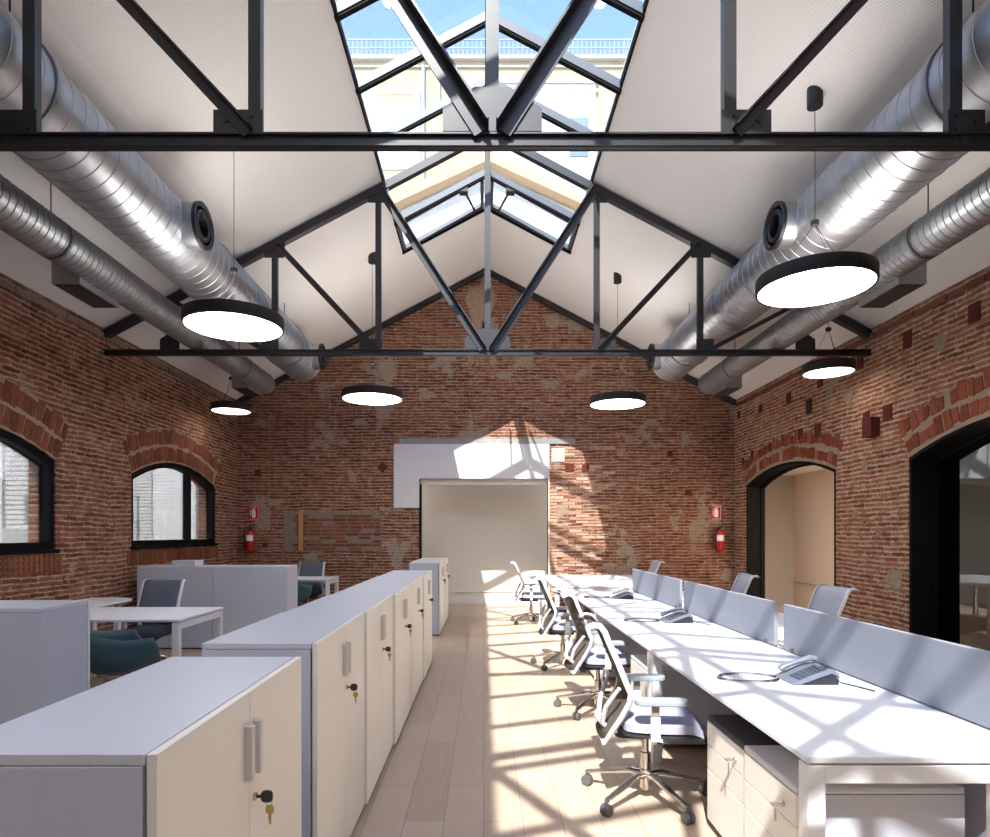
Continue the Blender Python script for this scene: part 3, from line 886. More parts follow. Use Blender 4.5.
# ------------------------------------------------------------------ storage cabinets (front faces +X, origin at floor, front face x=0, y 0..W)
CW, CD, CH = .972, .449, 1.073
def make_cabinet():
    t = thing('storage_cabinet', '', 'cabinet', group='white two-door storage cabinets')
    obj('body', box(-CD, -.028, .0015, CW-.0015, .02, CH-.024), M['cab_body'], t, bevel=.0015)
    obj('top', box(-CD-.001, -.024, .0025, CW-.0025, CH-.022, CH), M['cab_top'], t, bevel=.0015)
    obj('plinth', box(-CD+.02, -.04, .01, CW-.01, 0, .022), M['shadow_gap'], t)
    for i in (0, 1):
        ya, yb = (.002, CW/2-.0015) if i == 0 else (CW/2+.0015, CW-.002)
        d = obj('door', box(-.02, 0, ya, yb, .03, CH), M['cab_door'], t, bevel=.0015)
        yh = CW/2-.04 if i == 0 else CW/2+.018
        h = BM(); add_box(h, 0, .022, yh, yh+.022, .845, .99)
        obj('handle', h, M['handle_grey'], d, bevel=.002)
    zk, yk = .778, CW/2+.03
    b = BM(); add_lathe(b, [(.011, 0), (.011, .007), (.008, .009)], (0, yk, zk), 'X', 18); obj('lock', b, M['chrome'], t)
    b = BM(); add_box(b, .009, .022, yk-.002, yk+.002, zk-.004, zk+.004)
    add_prism(b, rounded(.032, .032, .011, 5, .036, zk), 'Y', yk-.003, yk+.003)
    obj('key', b, M['key_black'], t)
    b = BM()
    add_tube(b, [(.042+.008*math.sin(a), yk+.004*math.cos(a), zk-.016+.011*math.cos(a)) for a in [2*PI*i/14 for i in range(14)]], .0011, 6, True)
    add_prism(b, rounded(.023, .024, .009, 5, .044, zk-.036), 'Y', yk-.001, yk+.001)
    add_prism(b, [(.040, zk-.046), (.048, zk-.046), (.048, zk-.074), (.046, zk-.078), (.041, zk-.075), (.043, zk-.068), (.040, zk-.062)], 'Y', yk-.001, yk+.001)
    obj('spare_key', b, M['brass'], t)
    return t
cab = make_cabinet(); used = False
XC = -.631
spots = [(1.215, 'white cabinet in the foreground with a cream front, first and nearest of the aisle row'),
         (2.445, 'white two-door cabinet standing just behind the foreground cabinet across a small gap'),
         (3.42, 'white cabinet third from the front in the row along the aisle'),
         (4.395, 'white cabinet fourth from the front in the row along the aisle'),
         (5.37, 'white cabinet fifth from the front, last but one before the gap in the aisle row'),
         (6.345, 'white cabinet sixth from the front, last one before the wide gap in the row'),
         (9.22, 'white cabinet beyond the wide gap, showing its full pale side near the opening'),
         (10.197, 'white cabinet at the very end of the aisle, next to the gable opening')]
for (y, lb), dx in zip(spots, (0, -.014, 0, .018, .02, .034, -.004, .006)):
    place(cab, used, (XC+dx, y, 0), 0, lb); used = True
place(cab, used, (-2.52, 3.59+CD, 0), PI/2, 'white cabinet at the left edge of the photo, its blank back beside the teal chair')
for x, lb in ((-2.54, 'right of two white cabinets whose blank backs stand before the dark grey chair'),
              (-2.54-.9745, 'left of two white cabinets whose blank backs stand below the farther arched window')):
    place(cab, used, (x, 8.16+CD, 0), PI/2, lb)
b = BM(); add_box(b, -4.08, -3.78, 8.25, 8.5, CH+.002, CH+.05); add_box(b, -4.085, -3.775, 8.245, 8.505, CH+.05, CH+.07)
tag(obj('document_box', b, M['cab_top'], bevel=.003), 'flat white box lying on the cabinets below the farther arched window', 'box')

# ------------------------------------------------------------------ bench desks on the right
DX0, DX1 = 1.10, 2.86; ZT = .74
def leg_frame(t, xa, xb, y, w=.062):
    for x in (xa, xb-w):
        obj('leg', box(x, x+w, y, y+w, 0, ZT-.03), M['desk_steel'], t, bevel=.003)
    obj('cross_rail', box(xa+w, xb-w, y, y+w, ZT-.092, ZT-.03), M['desk_steel'], t, bevel=.003)
mods = [(2.14, 4.17, 'white double bench desk nearest the viewer, with the largest phone on it'),
        (4.18, 6.21, 'white double bench desk in the middle of the three joined in a row'),
        (6.22, 8.34, 'white double bench desk farthest along of the three joined in a row')]
for (ya, yb, lb) in mods:
    t = thing('bench_desk', lb, 'desk', (0, 0, 0), 0, 'double bench desks with screens')
    for xa, xb in ((DX0, 1.955), (1.985, DX1)):
        obj('tabletop', box(xa, xb, ya, yb, ZT-.022, ZT), M['desk_white'], t, bevel=.003)
    for y in (ya+.004, yb-.07):
        leg_frame(t, DX0+.003, 1.82, y); leg_frame(t, 2.12, DX1-.003, y)
    obj('side_rail', box(1.83, 1.87, ya+.07, yb-.07, ZT-.09, ZT-.03), M['desk_steel'], t)
    obj('side_rail', box(2.07, 2.11, ya+.07, yb-.07, ZT-.09, ZT-.03), M['desk_steel'], t)
    obj('modesty_panel', box(1.955, 1.985, ya+.05, yb-.05, .22, ZT-.03), M['cab_body'], t)
for (ya, yb, lb) in ((2.2, 4.11, 'lavender grey desk screen nearest the viewer, running out of the right edge'),
                     (4.24, 6.16, 'lavender grey desk screen between the nearest and the farthest screen'),
                     (6.28, 8.28, 'lavender grey desk screen farthest from the viewer, beside the third phone')):
    t = thing('desk_screen', lb, 'desk screen', (1.97, ya, ZT), 0, 'fabric screens between facing desks')
    obj('fabric_panel', box(-.014, .014, 0, yb-ya, .004, .30), M['panel_fabric'], t, bevel=.005, segs=3)
    for yy in (.12, yb-ya-.12):
        b = BM(); add_box(b, -.022, .022, yy-.02, yy+.02, .0, .03); obj('clamp', b, M['alu'], t)

# pedestals below the desks (front faces -X, origin front-near floor corner, y 0..W)
PW, PD, PH = .46, .62, .575
def make_ped():
    t = thing('drawer_pedestal', '', 'drawer unit', group='white drawer pedestals under the desks')
    obj('body', box(.022, PD, .002, PW-.002, .04, PH-.03), M['cab_body'], t, bevel=.002)
    obj('top', box(.0, PD, 0, PW, PH-.028, PH), M['cab_top'], t, bevel=.008, segs=3)
    z = .045
    for h in (.26, .12, .12):
        d = obj('drawer', box(0, .02, .004, PW-.004, z, z+h-.004), M['cab_door'], t, bevel=.002)
        z += h+.001
    b = BM()
    for x in (.07, PD-.07):
        for y in (.06, PW-.06):
            add_lathe(b, [(.018, y-.012), (.018, y+.012)], (x, 0, .0185), 'Y', 14); add_box(b, x-.012, x+.012, y-.018, y+.018, .03, .041)
    obj('casters', b, M['caster'], t)
    b = BM(); add_lathe(b, [(.011, -.008), (.011, 0)], (0, .09, .475), 'X', 16); obj('lock', b, M['chrome'], t)
    b = BM(); add_box(b, -.02, -.008, .088, .092, .472, .478); add_prism(b, rounded(.03, .026, .009, 4, -.034, .09), 'Z', .473, .477)
    add_box(b, -.035, -.032, .084, .096, .41, .46)
    obj('key', b, M['wire'], t)
    return t
ped = make_ped()
place(ped, False, (1.14, 2.30, 0), 0, 'white drawer pedestal with a key, under the near corner of the first desk')
pd = place(ped, True, (1.145, 2.768, 0), 0, 'drawer pedestal with a dark top, half hidden between the nearest chair and the keyed one')
for c in pd.children:
    if c.name.startswith('top'): c.data = c.data.copy(); c.data.materials[0] = M['seat_shell']; c['label'] = 'black top'
place(ped, True, (1.125, 4.36, 0), 0, 'white drawer pedestal in shade under the middle desk, behind the nearest chair')
place(ped, True, (1.125, 6.40, 0), 0, 'white drawer pedestal in shade under the farthest joined desk')

# far table
t = thing('meeting_table', 'white table at the far end, standing apart from the joined desks', 'table', (0,0,0))
obj('tabletop', box(1.03, 1.90, 9.1, 11.6, ZT-.022, ZT), M['desk_white'], t, bevel=.003)
obj('tabletop', box(1.915, 2.78, 9.1, 11.6, ZT-.022, ZT), M['desk_white'], t, bevel=.003)
for x in (1.035, 1.78, 1.97, 2.715):
    for y in (9.105, 11.53): obj('leg', box(x, x+.06, y, y+.06, 0, ZT-.03), M['desk_steel'], t, bevel=.003)
for y in (9.105, 11.53): obj('cross_rail', box(1.095, 2.715, y+.01, y+.05, ZT-.09, ZT-.03), M['desk_steel'], t)

# left desks
def make_desk(label, x0, x1, y0, y1, rnd=0):
    t = thing('office_desk', label, 'desk', ((x0+x1)/2, (y0+y1)/2, 0), 0, 'white desks on the left side')
    w, d = x1-x0, y1-y0
    if rnd:
        b = BM(); pts = [(-w/2, -d/2), (w/2, -d/2)] + [(w/2-rnd+rnd*math.cos(rad(a)), d/2-rnd+rnd*math.sin(rad(a))) for a in range(0, 91, 10)] + [(-w/2, d/2)]
        add_prism(b, pts, 'Z', ZT-.022, ZT)
    else: b = box(-w/2, w/2, -d/2, d/2, ZT-.022, ZT)
    obj('tabletop', b, M['desk_white'], t, bevel=.003)
    L = .06
    for sx in (-1, 1):
        for sy in (-1, 1):
            xa, ya = sx*(w/2-.004)-(L if sx > 0 else 0), sy*(d/2-.004)-(L if sy > 0 else 0)
            if rnd and sx > 0 and sy > 0: ya -= .25; xa -= .1
            obj('leg', box(xa, xa+L, ya, ya+L, 0, ZT-.03), M['desk_steel'], t, bevel=.003)
        xa = sx*(w/2-.004)-(L if sx > 0 else 0)
        if not (rnd and sx > 0): obj('cross_rail', box(xa, xa+L, -d/2+.064, d/2-.064, ZT-.09, ZT-.03), M['desk_steel'], t)
    obj('side_rail', box(-w/2+.07, w/2-.07, -.02, .02, ZT-.08, ZT-.03), M['desk_steel'], t)
make_desk('white desk on the left with the teal shell chair drawn up to it', -4.4, -2.69, 5.56, 6.52)
make_desk('small white side desk with a rounded corner, against the left brick wall', -4.66, -4.06, 6.55, 7.5, .3)
make_desk('white desk in the far left corner before the bricked-up niche', -4.25, -2.57, 10.5, 11.2)

# ------------------------------------------------------------------ office chairs (sitter faces +X)
PROF = [(-.345,.998), (-.315,1.01), (-.28,1.003), (-.255,.972), (-.235,.92), (-.19,.82), (-.15,.72), (-.118,.645), (-.125,.59), (-.165,.51), (-.21,.435), (-.25,.37)]
def chair_proto(mesh_mat):
    t = thing('office_chair', '', 'office chair')
    # five-star base
    for i in range(5):
        a = rad(9+72*i); c, s = math.cos(a), math.sin(a)
        b = BM(); 
        add_tube(b, [(.02*c, .02*s, .135), (.09*c, .09*s, .142), (.2*c, .2*s, .115), (.348*c, .348*s, .083)], [.026, .024, .02, .015], 8, flat=(1, .8))
        leg = smooth_angle(obj('base_leg', b, M['chrome'], t), 60)
        b = BM()
        cx, cy = .352*c, .352*s; px, py = -s, c
        for q in (-1, 1):
            ax = Vector((px, py, 0)); o = Vector((cx, cy, .031))+ax*(q*.014)
            ringz = []
            for (r, h) in ((.012, -.011), (.028, -.011), (.031, -.006), (.031, .006), (.028, .011), (.012, .011)):
                ringz.append([b.verts.new(o+ax*h+Vector((c, s, 0))*(r*math.cos(2*PI*j/16))+Vector((0,0,1))*(r*math.sin(2*PI*j/16))) for j in range(16)])
            for r1, r2 in zip(ringz, ringz[1:]):
                for j in range(16): b.faces.new((r1[j], r1[(j+1) % 16], r2[(j+1) % 16], r2[j]))
            b.faces.new(ringz[0][::-1]); b.faces.new(ringz[-1])
        add_tube(b, [(cx, cy, .04), (cx, cy, .088)], .011, 8)
        smooth_angle(obj('caster', b, M['caster'], leg), 45)
    b = BM(); add_lathe(b, [(.022, .05), (.034, .06), (.034, .165), (.028, .17), (.028, .26), (.018, .262), (.018, .37)], n=20)
    smooth_angle(obj('gas_lift', b, M['chrome'], t), 40)
    b = BM(); add_prism(b, rounded(.3, .2, .05, 4, -.03, 0), 'Z', .365, .415)
    add_tube(b, [(.02, -.1, .39), (.02, -.22, .385), (.05, -.25, .385)], .007, 6)
    obj('tilt_mechanism', b, M['seat_shell'], t, bevel=.008)
    # seat: dark shell and fabric cushion with a waterfall front
    def pad(z0, z1, w, x0, x1, crown):
        b = BM(); nx, ny = 12, 10; rows = []
        for top in (1, 0):
            grid = []
            for i in range(nx+1):
                row = []
                for j in range(ny+1):
                    u, v = i/nx*2-1, j/ny*2-1
                    k = 1-.10*abs(v)**4*1.0
                    hw = w/2*(1-.06*u*u-.05*(u < 0)*u*u)
                    x = (x0+x1)/2+(x1-x0)/2*u*(1-.09*v**4); y = hw*v*(1-.05*u**6)
                    edge = max(abs(u), abs(v))
                    if top: z = z1-crown*(edge**6)-.03*max(0, u-.55)**2/.2+.006*math.cos(v*PI)
                    else: z = z0-.03*max(0, u-.55)**2/.2
                    row.append(b.verts.new((x, y, z)))
                grid.append(row)
            rows.append(grid)
        T, Bt = rows
        for i in range(nx):
            for j in range(ny):
                b.faces.new((T[i][j], T[i+1][j], T[i+1][j+1], T[i][j+1])); b.faces.new((Bt[i][j], Bt[i][j+1], Bt[i+1][j+1], Bt[i+1][j]))
        for i in range(nx):
            b.faces.new((T[i][0], Bt[i][0], Bt[i+1][0], T[i+1][0])); b.faces.new((T[i][ny], T[i+1][ny], Bt[i+1][ny], Bt[i][ny]))
        for j in range(ny):
            b.faces.new((T[0][j], T[0][j+1], Bt[0][j+1], Bt[0][j])); b.faces.new((T[nx][j], Bt[nx][j], Bt[nx][j+1], T[nx][j+1]))
        return b
    smooth_angle(obj('seat', pad(.438, .505, .5, -.155, .29, .022), M['seat_fabric'], t), 50)
    smooth_angle(obj('seat_shell', pad(.412, .44, .48, -.16, .305, .008), M['seat_shell'], t), 50)
    # backrest
    W = .225
    def wid(z): return W*(1-.16*max(0, (.62-z)/.25))
    pts = []
    fr = [(x, -wid(z), z) for x, z in PROF]+[(x, wid(z), z) for x, z in PROF[::-1]]
    b = BM(); add_tube(b, fr, .017, 8, True, flat=(.7, 1.15))
    smooth_angle(obj('back_frame', b, M['chair_white'], t), 60)
    b = BM(); g = []
    for x, z in PROF:
        g.append([b.verts.new((x-.028*(1-(j/6*2-1)**2)*.8, wid(z)*(j/6*2-1), z)) for j in range(7)])
    for r1, r2 in zip(g, g[1:]):
        for j in range(6): b.faces.new((r1[j], r1[j+1], r2[j+1], r2[j]))
    o = obj('back_mesh', b, mesh_mat, t, smooth=True)
    md = o.modifiers.new('thick', 'SOLIDIFY'); md.thickness = .004
    b = BM()
    for q in (-1, 1):
        add_tube(b, [(-.06, q*.06, .40), (-.2, q*.07, .40), (-.255, q*.09, .45), (-.235, q*.13, .55), (-.175, q*.2, .665)], [.016, .017, .016, .014, .011], 8)
    add_tube(b, [(-.262, -.09, .46), (-.275, 0, .455), (-.262, .09, .46)], .013, 8)
    smooth_angle(obj('back_support', b, M['chair_white'], t), 60)
    for q in (-1, 1):
        ar = BM(); add_box(ar, -.025, .025, q*.285-.012, q*.285+.012, .41, .54)
        add_tube(ar, [(0, q*.14, .405), (0, q*.25, .40), (0, q*.285, .425)], .018, 8)
        am = obj('armrest', ar, M['chair_white'], t, bevel=.006)
        ab_ = BM(); add_box(ab_, -.019, .019, q*.285-.009, q*.285+.009, .53, .612)
        obj('arm_post', ab_, M['arm_post'], am)
        pb_ = BM(); add_prism(pb_, rounded(.28, .095, .045, 6, .03, q*.285), 'Z', .604, .634)
        obj('arm_pad', pb_, M['arm_pad'], am, bevel=.008, segs=3)
    return t
ch = chair_proto(M['chair_mesh']); ch['group'] = 'chairs along the aisle side of the desks'
place(ch, False, (.92, 3.58, 0), rad(-4), 'white framed office chair nearest the viewer, at the near desk')
place(ch, True, (.97, 5.34, 0), rad(6), 'white framed office chair second from the viewer on the aisle side of the desks')
place(ch, True, (.90, 7.15, 0), rad(3), 'white framed office chair third from the viewer on the aisle side of the desks')
place(ch, True, (.80, 10.6, 0), rad(-3), 'white framed office chair at the far table, in front of the pale passage wall')
def variant(proto, m, group, seat=None):
    r = copy_tree(proto); r['group'] = group
    for c in r.children:
        if c.name.startswith('back_mesh'):
            c.data = c.data.copy(); c.data.materials[0] = m
        if seat and c.name.split('.')[0] == 'seat':
            c.data = c.data.copy(); c.data.materials[0] = seat
    return r
cr = variant(ch, M['chair_mesh_light'], 'chairs beyond the desk screens')
place(cr, False, (2.93, 5.75, 0), PI+rad(5), 'grey backed office chair beyond the screens, in front of the brick pier between doorways')
place(cr, True, (2.84, 7.5, 0), PI-rad(4), 'grey backed office chair beyond the screens, just below the farther arched doorway')
place(cr, True, (2.78, 11.1, 0), PI, 'grey backed office chair at the far table, top edge showing above the farthest screen')
cl = variant(ch, M['chair_mesh_dark'], 'dark backed chairs on the left side', M['dark_seat'])
cl.scale = (1, 1, .955)
place(cl, False, (-3.67, 6.95, 0), -PI/2, 'dark grey backed office chair behind the left desk with the teal chair')
place(cl, True, (-3.2, 11.5, 0), -PI/2, 'dark grey backed office chair at the far left corner desk')

# teal shell armchairs on wire legs
def make_shell():
    t = thing('shell_armchair', '', 'armchair', group='teal shell armchairs')
    b = BM(); n, k = 40, 12
    grid = []
    for i in range(n):
        a = 2*PI*i/n
        back = max(0, -math.cos(a)); front = max(0, math.cos(a)); side = abs(math.sin(a))
        af = abs((a+PI) % (2*PI)-PI)                      # angle away from the open front
        q0 = min(1, max(0, (af-rad(26))/rad(30))); q0 = q0*q0*(3-2*q0)
        rim = .44+.245*q0+.15*back**1.6
        R = 1/((abs(math.cos(a))/.31)**2.6+(abs(math.sin(a))/.325)**2.6)**(1/2.6)
        row = []
        for j in range(k+1):
            q = j/k
            rr = R*(math.sin(q*PI/2)**.85)
            z = .40+(rim-.40)*q**2.6
            row.append((rr*math.cos(a)-.02*back*q*q, rr*math.sin(a), z))
        grid.append(row)
    c = b.verts.new((0, 0, .40))
    V = [[b.verts.new(p) for p in r[1:]] for r in grid]
    for i in range(n):
        A, B2 = V[i], V[(i+1) % n]
        b.faces.new((c, A[0], B2[0]))
        for j in range(k-1): b.faces.new((A[j], A[j+1], B2[j+1], B2[j]))
    o = obj('shell', b, M['teal'], t, smooth=True)
    md = o.modifiers.new('thick', 'SOLIDIFY'); md.thickness = .008; md.offset = 0
    for sx in (-1, 1):
        for sy in (-1, 1):
            b = BM()
            add_tube(b, [(sx*.12, sy*.12, .405), (sx*.23, sy*.22, .005)], .0055, 6)
            add_tube(b, [(sx*.23, sy*.22, .02), (sx*.03, sy*.03, .30)], .004, 6)
            obj('leg', b, M['wire'], t)
    b = BM()
    for s in (-1, 1):
        add_tube(b, [(-.15, s*.12, .395), (.15, s*.12, .395)], .005, 6); add_tube(b, [(s*.12, -.14, .395), (s*.12, .14, .395)], .005, 6)
        add_tube(b, [(s*.12, -.12, .38), (-s*.0, .0, .30), (s*.12, .12, .38)], .004, 6)
    obj('wire_brace', b, M['wire'], t)
    return t
sh = make_shell()
place(sh, False, (-2.93, 5.02, 0), rad(42), 'dark teal shell armchair on wire legs, in front of the left desk')
place(sh, True, (-3.06, 9.95, 0), rad(80), 'dark teal shell armchair mostly hidden behind the two cabinets, at the far corner desk')

# ------------------------------------------------------------------ desk phones (user sits at -X)
def make_phone():
    t = thing('desk_phone', '', 'telephone', group='office phones on the desks')
    b = BM()   # wedge body with a curved raised back and an open dark foot
    prof = [(0, .004), (.05, .026), (.11, .052), (.17, .072), (.21, .076), (.235, .06), (.24, .03), (.225, .045), (.2, .058), (.15, .042), (.08, .016), (.03, .0)]
    add_prism(b, [(x, z) for x, z in prof], 'Y', 0, .215)
    obj('phone_body', b, M['phone_grey'], t, bevel=.003)
    b = BM(); add_prism(b, [(.06, 0), (.235, 0), (.238, .028), (.2, .054), (.15, .038), (.08, .012)], 'Y', .008, .207)
    obj('foot', b, M['phone_dark'], t)
    b = BM()
    for i in range(6):
        for j in range(5):
            x = .042+i*.0225; z = .0265+(x-.052)*.43
            y = .022+j*.0225
            add_bar(b, (x, y, z), (x+.0175, y, z+.0075), .006, .017)
    obj('keys', b, M['phone_key'], t)
    b = BM(); add_bar(b, (.165, .03, .0735), (.205, .03+0, .0775), .004, .04); bmesh.ops.translate(b, verts=b.verts, vec=(0, .035, .002))
    obj('display', b, M['phone_dark'], t)
    b = BM(); add_tube(b, [(.02, .18, .045), (.045, .18, .06), (.11, .18, .083), (.18, .18, .103), (.21, .18, .098)], [.02, .021, .015, .021, .018], 10, flat=(1.15, .8))
    smooth_angle(obj('handset', b, M['phone_grey'], t), 60)
    b = BM(); pts = []
    path = [Vector((-.02-.15*(1-math.cos(2*PI*i/119*.95)), .12+.085*math.sin(2*PI*i/119*.95)+.02*(1-i/119), .012)) for i in range(120)]
    for i in range(119):
        for k in range(6):
            q = k/6; p = path[i].lerp(path[i+1], q); a = 2*PI*q
            d = (path[i+1]-path[i]).normalized()
            pts.append(p+Vector((-d.y*.0055*math.cos(a), d.x*.0055*math.cos(a), .0055*math.sin(a))))
    add_tube(b, pts, .0018, 4)
    obj('coiled_cord', b, M['phone_dark'], t)
    b = BM(); add_tube(b, [(.235, .04, .02), (.26, .02, .008), (.30, -.05, .006), (.33, -.13, .005)], .004, 6)
    obj('line_cable', b, M['phone_dark'], t)
    return t
ph = make_phone()
place(ph, False, (1.545, 3.15, ZT), 0, 'grey desk phone on the nearest desk, its coiled cord looping towards the aisle')
place(ph, True, (1.54, 5.32, ZT), rad(3), 'grey desk phone on the middle desk, second from the viewer')
place(ph, True, (1.50, 7.3, ZT), rad(-4), 'grey desk phone on the farthest joined desk')

# ------------------------------------------------------------------ fire extinguishers and their signs
def extinguisher(x, label, hand):
    t = thing('fire_extinguisher', label, 'fire extinguisher', (x, YF-.1, 1.16), 0, 'red fire extinguishers on the gable wall')
    b = BM(); add_lathe(b, [(.02, 0), (.07, .004), (.078, .02), (.078, .33), (.07, .365), (.045, .395), (.025, .405), (.025, .42)], n=28)
    smooth_angle(obj('cylinder', b, M['red'], t), 50)
    b = BM()
    for i in range(9):
        pass
    ring = [[], []]
    for j in range(13):
        a = rad(-150+10*j)
        for q, z in enumerate((.2, .31)): ring[q].append(b.verts.new((.0795*math.cos(a), .0795*math.sin(a), z)))
    for j in range(12): b.faces.new((ring[0][j], ring[0][j+1], ring[1][j+1], ring[1][j]))
    obj('paper_label', b, M['sign_white'], t)
    b = BM(); add_lathe(b, [(.026, .42), (.03, .43), (.03, .455), (.015, .47)], n=16); add_bar(b, (-.02*hand, 0, .465), (.1*hand, 0, .505), .012, .022); add_bar(b, (.0, 0, .45), (.09*hand, 0, .46), .008, .02)
    obj('valve_handle', b, M['phone_dark'], t)
    b = BM(); add_tube(b, [(-.02*hand, 0, .445), (-.09*hand, -.01, .45), (-.115*hand, -.01, .38), (-.11*hand, -.01, .22), (-.095*hand, -.01, .06)], [.011, .011, .011, .012, .017], 8)
    smooth_angle(obj('hose', b, M['phone_dark'], t), 60)
    obj('wall_bracket', box(-.03, .03, .07, .1, .25, .42), M['dark_metal'], t)
def sign(x, z, label):
    t = thing('fire_sign', label, 'sign', (x, YF, z), 0, 'red fire extinguisher signs')
    obj('plate', box(-.1, .1, -.012, 0, -.14, .14), M['sign_red'], t)
    b = BM()
    add_prism(b, [(-.035, -.09), (.035, -.09), (.035, .035), (.02, .06), (-.02, .06), (-.035, .035)], 'Y', -.0145, -.012)
    add_box(b, -.012, .012, -.0145, -.012, .06, .085)
    add_bar(b, (-.03, -.0133, .08), (.045, -.0133, .1), .012, .002)
    add_bar(b, (-.03, -.0133, .085), (-.06, -.0133, .04), .01, .002); add_bar(b, (-.06, -.0133, .045), (-.058, -.0133, -.06), .012, .002)
    obj('pictogram', b, M['sign_white'], t)
    obj('sign_border', add_box(add_box(box(-.085, .085, -.0145, -.012, .12, .127), -.085, .085, -.0145, -.012, -.127, -.12), .08, .086, -.0145, -.012, -.127, .127), M['sign_white'], t)
extinguisher(-4.41, 'red fire extinguisher on the gable wall in the left corner', 1)
extinguisher(4.46, 'red fire extinguisher on the gable wall in the right corner', 1)
sign(-4.37, 1.89, 'small red sign above the extinguisher in the left corner')
sign(4.43, 1.9, 'small red sign above the extinguisher in the right corner')

# ------------------------------------------------------------------ outside: house behind, lower gable, courtyard on the left
bt = thing('apartment_building', 'cream rendered house with roof railing seen through the skylight', 'building', (0, 22, 0))
obj('wall', box(-14, 16, 0, 6, -.14, 18.0), M['cream'], bt)
obj('cornice', add_box(box(-14.1, 16.1, -.14, 6, 18.0, 18.12), -14.05, 16.05, -.07, 6, 17.75, 17.8), M['ext_white'], bt)
b = BM()
for z in (18.45, 18.74): add_box(b, -14, 16, -.02, .02, z-.02, z+.02)
x = -14
while x < 16: add_box(b, x-.012, x+.012, -.01, .01, 18.12, 18.74); x += .16
obj('railing', b, M['ext_grey'], bt)
b = BM()
for x in (.18, 2.75, 5.9, -6.6): add_box(b, x-.06, x+.06, -.04, .04, 18.1, 18.85); 
obj('railing_post', b, M['ext_white'], bt)
w = obj('window_surround', add_box(add_box(box(-4.0, -2.2, -.06, 0, 16.8, 17.0), -4.0, -3.78, -.06, 0, 14.2, 16.8), -2.42, -2.2, -.06, 0, 14.2, 16.8), M['ext_white'], bt)
obj('roller_shutter', box(-3.78, -2.42, -.03, 0, 14.2, 16.65), M['ext_white'], w)
obj('lintel', box(-3.78, -2.42, -.04, 0, 16.65, 16.8), M['tan_eave'], w)
obj('rendered_panel', add_box(add_box(box(.3, 3.9, -.09, 0, 10, 17.15), .2, 4.0, -.14, 0, 17.15, 17.3), .2, 4.0, -.11, 0, 16.85, 16.95), M['ext_white'], bt)
w = obj('window', box(3.0, 3.65, -.12, -.09, 14.6, 15.95), M['pale_glass'], bt)
b = BM(); add_tube(b, [(-2.1, -.08, 10), (-2.1, -.08, 17.8)], .07, 8); obj('drain_pipe', b, M['ext_grey'], bt)
b = BM(); add_tube(b, [(-1.55, -.08, 16.4), (-1.55, -.08, 17.5)], .06, 8); obj('drain_pipe', b, M['ext_grey'], bt)
b = BM(); add_tube(b, [(4.9, -.06, 18.7), (5.05, -.06, 17.4), (5.2, -.06, 15.8), (5.5, -.06, 14.6)], .02, 6); obj('loose_cable', b, M['ext_grey'], bt)
gt = thing('gabled_annex', 'lower white gabled building with tan eaves, seen through the far skylight panes', 'building', (0, 16, 0))
obj('wall', add_prism(BM(), [(-5.6, -.14), (5.8, -.14), (5.8, 8.1), (.1, 10.72), (-5.6, 8.1)], 'Y', 0, 4), M['ext_white'], gt)
b = BM()
for s in (-1, 1): add_bar(b, (.1, 1.8, 10.87), (.1+s*6.1, 1.8, 8.05), .22, 4.4)
obj('eave', b, M['tan_eave'], gt)

struct('wall_courtyard', add_box(box(-8.42, -7.48, 16.0, 16.2, -.14, 4.4), -7.48, -7.3, 16.0, 18.2, -.14, 4.4), M['court_white'])
t = thing('clad_shed', 'pale corrugated clad shed in the courtyard outside the nearer arched window', 'shed', (-7.9, 11.0, -.14))
obj('cladding', box(-.46, .6, 0, .2, 0, 4.4), M['cladding'], t)
obj('corner_post', box(-.6, -.46, -.06, .2, 0, 4.4), M['sign_white'], t)
obj('side_leaf', box(-1.6, -.6, .05, .2, 0, 4.4), M['ext_grey'], t)
obj('vent_box', box(.02, .33, -.18, 0, 1.8, 2.3), M['ext_grey'], t)
obj('base_ledge', box(-.46, .6, -.06, 0, 0, 1.72), M['ext_white'], t)
t = thing('garden_outbuilding', 'brownish outbuilding at the right pane of the farther arched window', 'building', (-7.0, 20.8, -.14))
obj('wall', box(-.6, .6, 0, .3, 0, 4.6), M['tan_paint'], t)
obj('side_door', box(-.35, .15, -.03, 0, 1.2, 2.6), M['ext_grey'], t)
t = thing('guard_rail', 'blue grey metal guard rail outside the farther arched window', 'railing', (-8.6, 14.6, -.14))
obj('infill_panel', box(-.6, .2, 1.36, 1.4, 0, 4.4), M['cladding'], t)
b = BM()
for x in (-.1, .25, .6): add_box(b, x-.02, x+.02, -.02, .02, 0, 2.5)
for z in (.6, 1.2, 1.9, 2.5): add_box(b, -.6, .62, -.02, .02, z-.02, z+.02)
add_box(b, .16, .5, -.03, -.02, .2, 2.45)
obj('bars', b, M['ext_grey'], t)

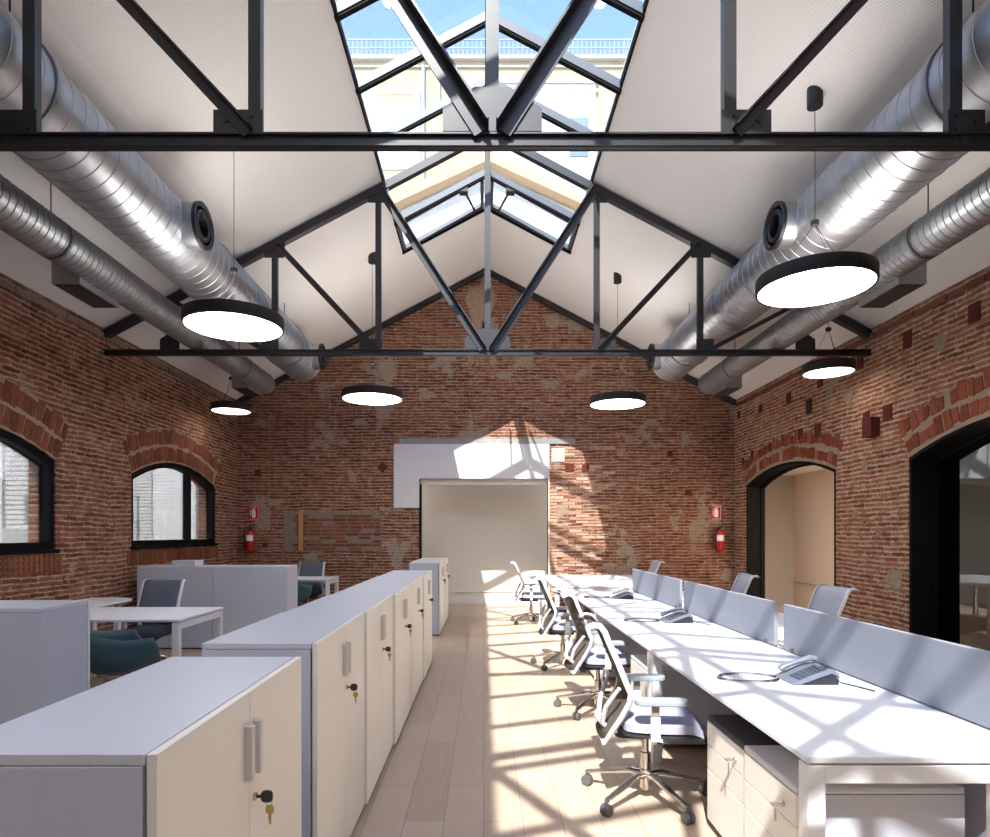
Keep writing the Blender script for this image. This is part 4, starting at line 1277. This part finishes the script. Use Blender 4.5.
# ------------------------------------------------------------------ light
sun = bpy.data.lights.new('sun', 'SUN'); sun.energy = 5.2; sun.angle = rad(.53); sun.color = (1, .95, .88)
so = bpy.data.objects.new('sun', sun); C.objects.link(so)
so.rotation_euler = Vector((.22, .832, -1)).to_track_quat('-Z', 'Y').to_euler()
so.location = (-4, -15, 20)

for nm, x, y, z, e, col in (('side_room_fill_light', 5.75, 9.4, 2.69, 27, (1,.88,.72)), ('side_room_fill_light', 5.75, 5.2, 2.69, 190, (1,.93,.84)),
                            ('side_room_fill_light', 5.6, 3.0, 2.69, 90, (1,.93,.84)), ('passage_fill_light', -2.2, 12.8, 2.96, 6, (1,.97,.93)), ('passage_fill_light', 2.2, 12.8, 2.96, 5, (1,.97,.93))):
    l = bpy.data.lights.new(nm, 'AREA'); l.shape = 'DISK'; l.size = .45; l.energy = e; l.color = col  # unseen fill lights added to brighten the side room and passage
    o = bpy.data.objects.new(nm, l); C.objects.link(o); o.location = (x, y, z)

wd = bpy.data.worlds.new('sky'); bpy.context.scene.world = wd; wd.use_nodes = True
nt = wd.node_tree; N, L = nt.nodes, nt.links
sky = N.new('ShaderNodeTexSky'); sky.sky_type = 'NISHITA'; sky.sun_disc = False
sky.sun_elevation = rad(48.7); sky.sun_rotation = rad(180+14.5)
sky.air_density = 1.0; sky.dust_density = .6; sky.ozone_density = 1.5
bg = N['Background']; L.new(sky.outputs[0], bg.inputs['Color']); bg.inputs['Strength'].default_value = .3

# ------------------------------------------------------------------ camera: level view with a lens shift
cam = bpy.data.cameras.new('camera'); co = bpy.data.objects.new('camera', cam); C.objects.link(co)
co.location = (0, 0, 1.5); co.rotation_euler = (PI/2, 0, 0)
cam.sensor_fit = 'HORIZONTAL'; cam.sensor_width = 36; cam.lens = 630/990*36
cam.shift_x = (495-483.5)/990; cam.shift_y = (533.5-418.5)/990
cam.clip_start = .05; cam.clip_end = 200
sc = bpy.context.scene; sc.camera = co
vs = sc.view_settings
vs.view_transform = 'Standard'; vs.look = 'None'; vs.gamma = 1; vs.use_curve_mapping = False; vs.exposure = 1.42
sc.cycles.use_denoising = True
sc.cycles.max_bounces = 14; sc.cycles.diffuse_bounces = 8; sc.cycles.glossy_bounces = 5; sc.cycles.transparent_max_bounces = 16
sc.cycles.sample_clamp_indirect = 8
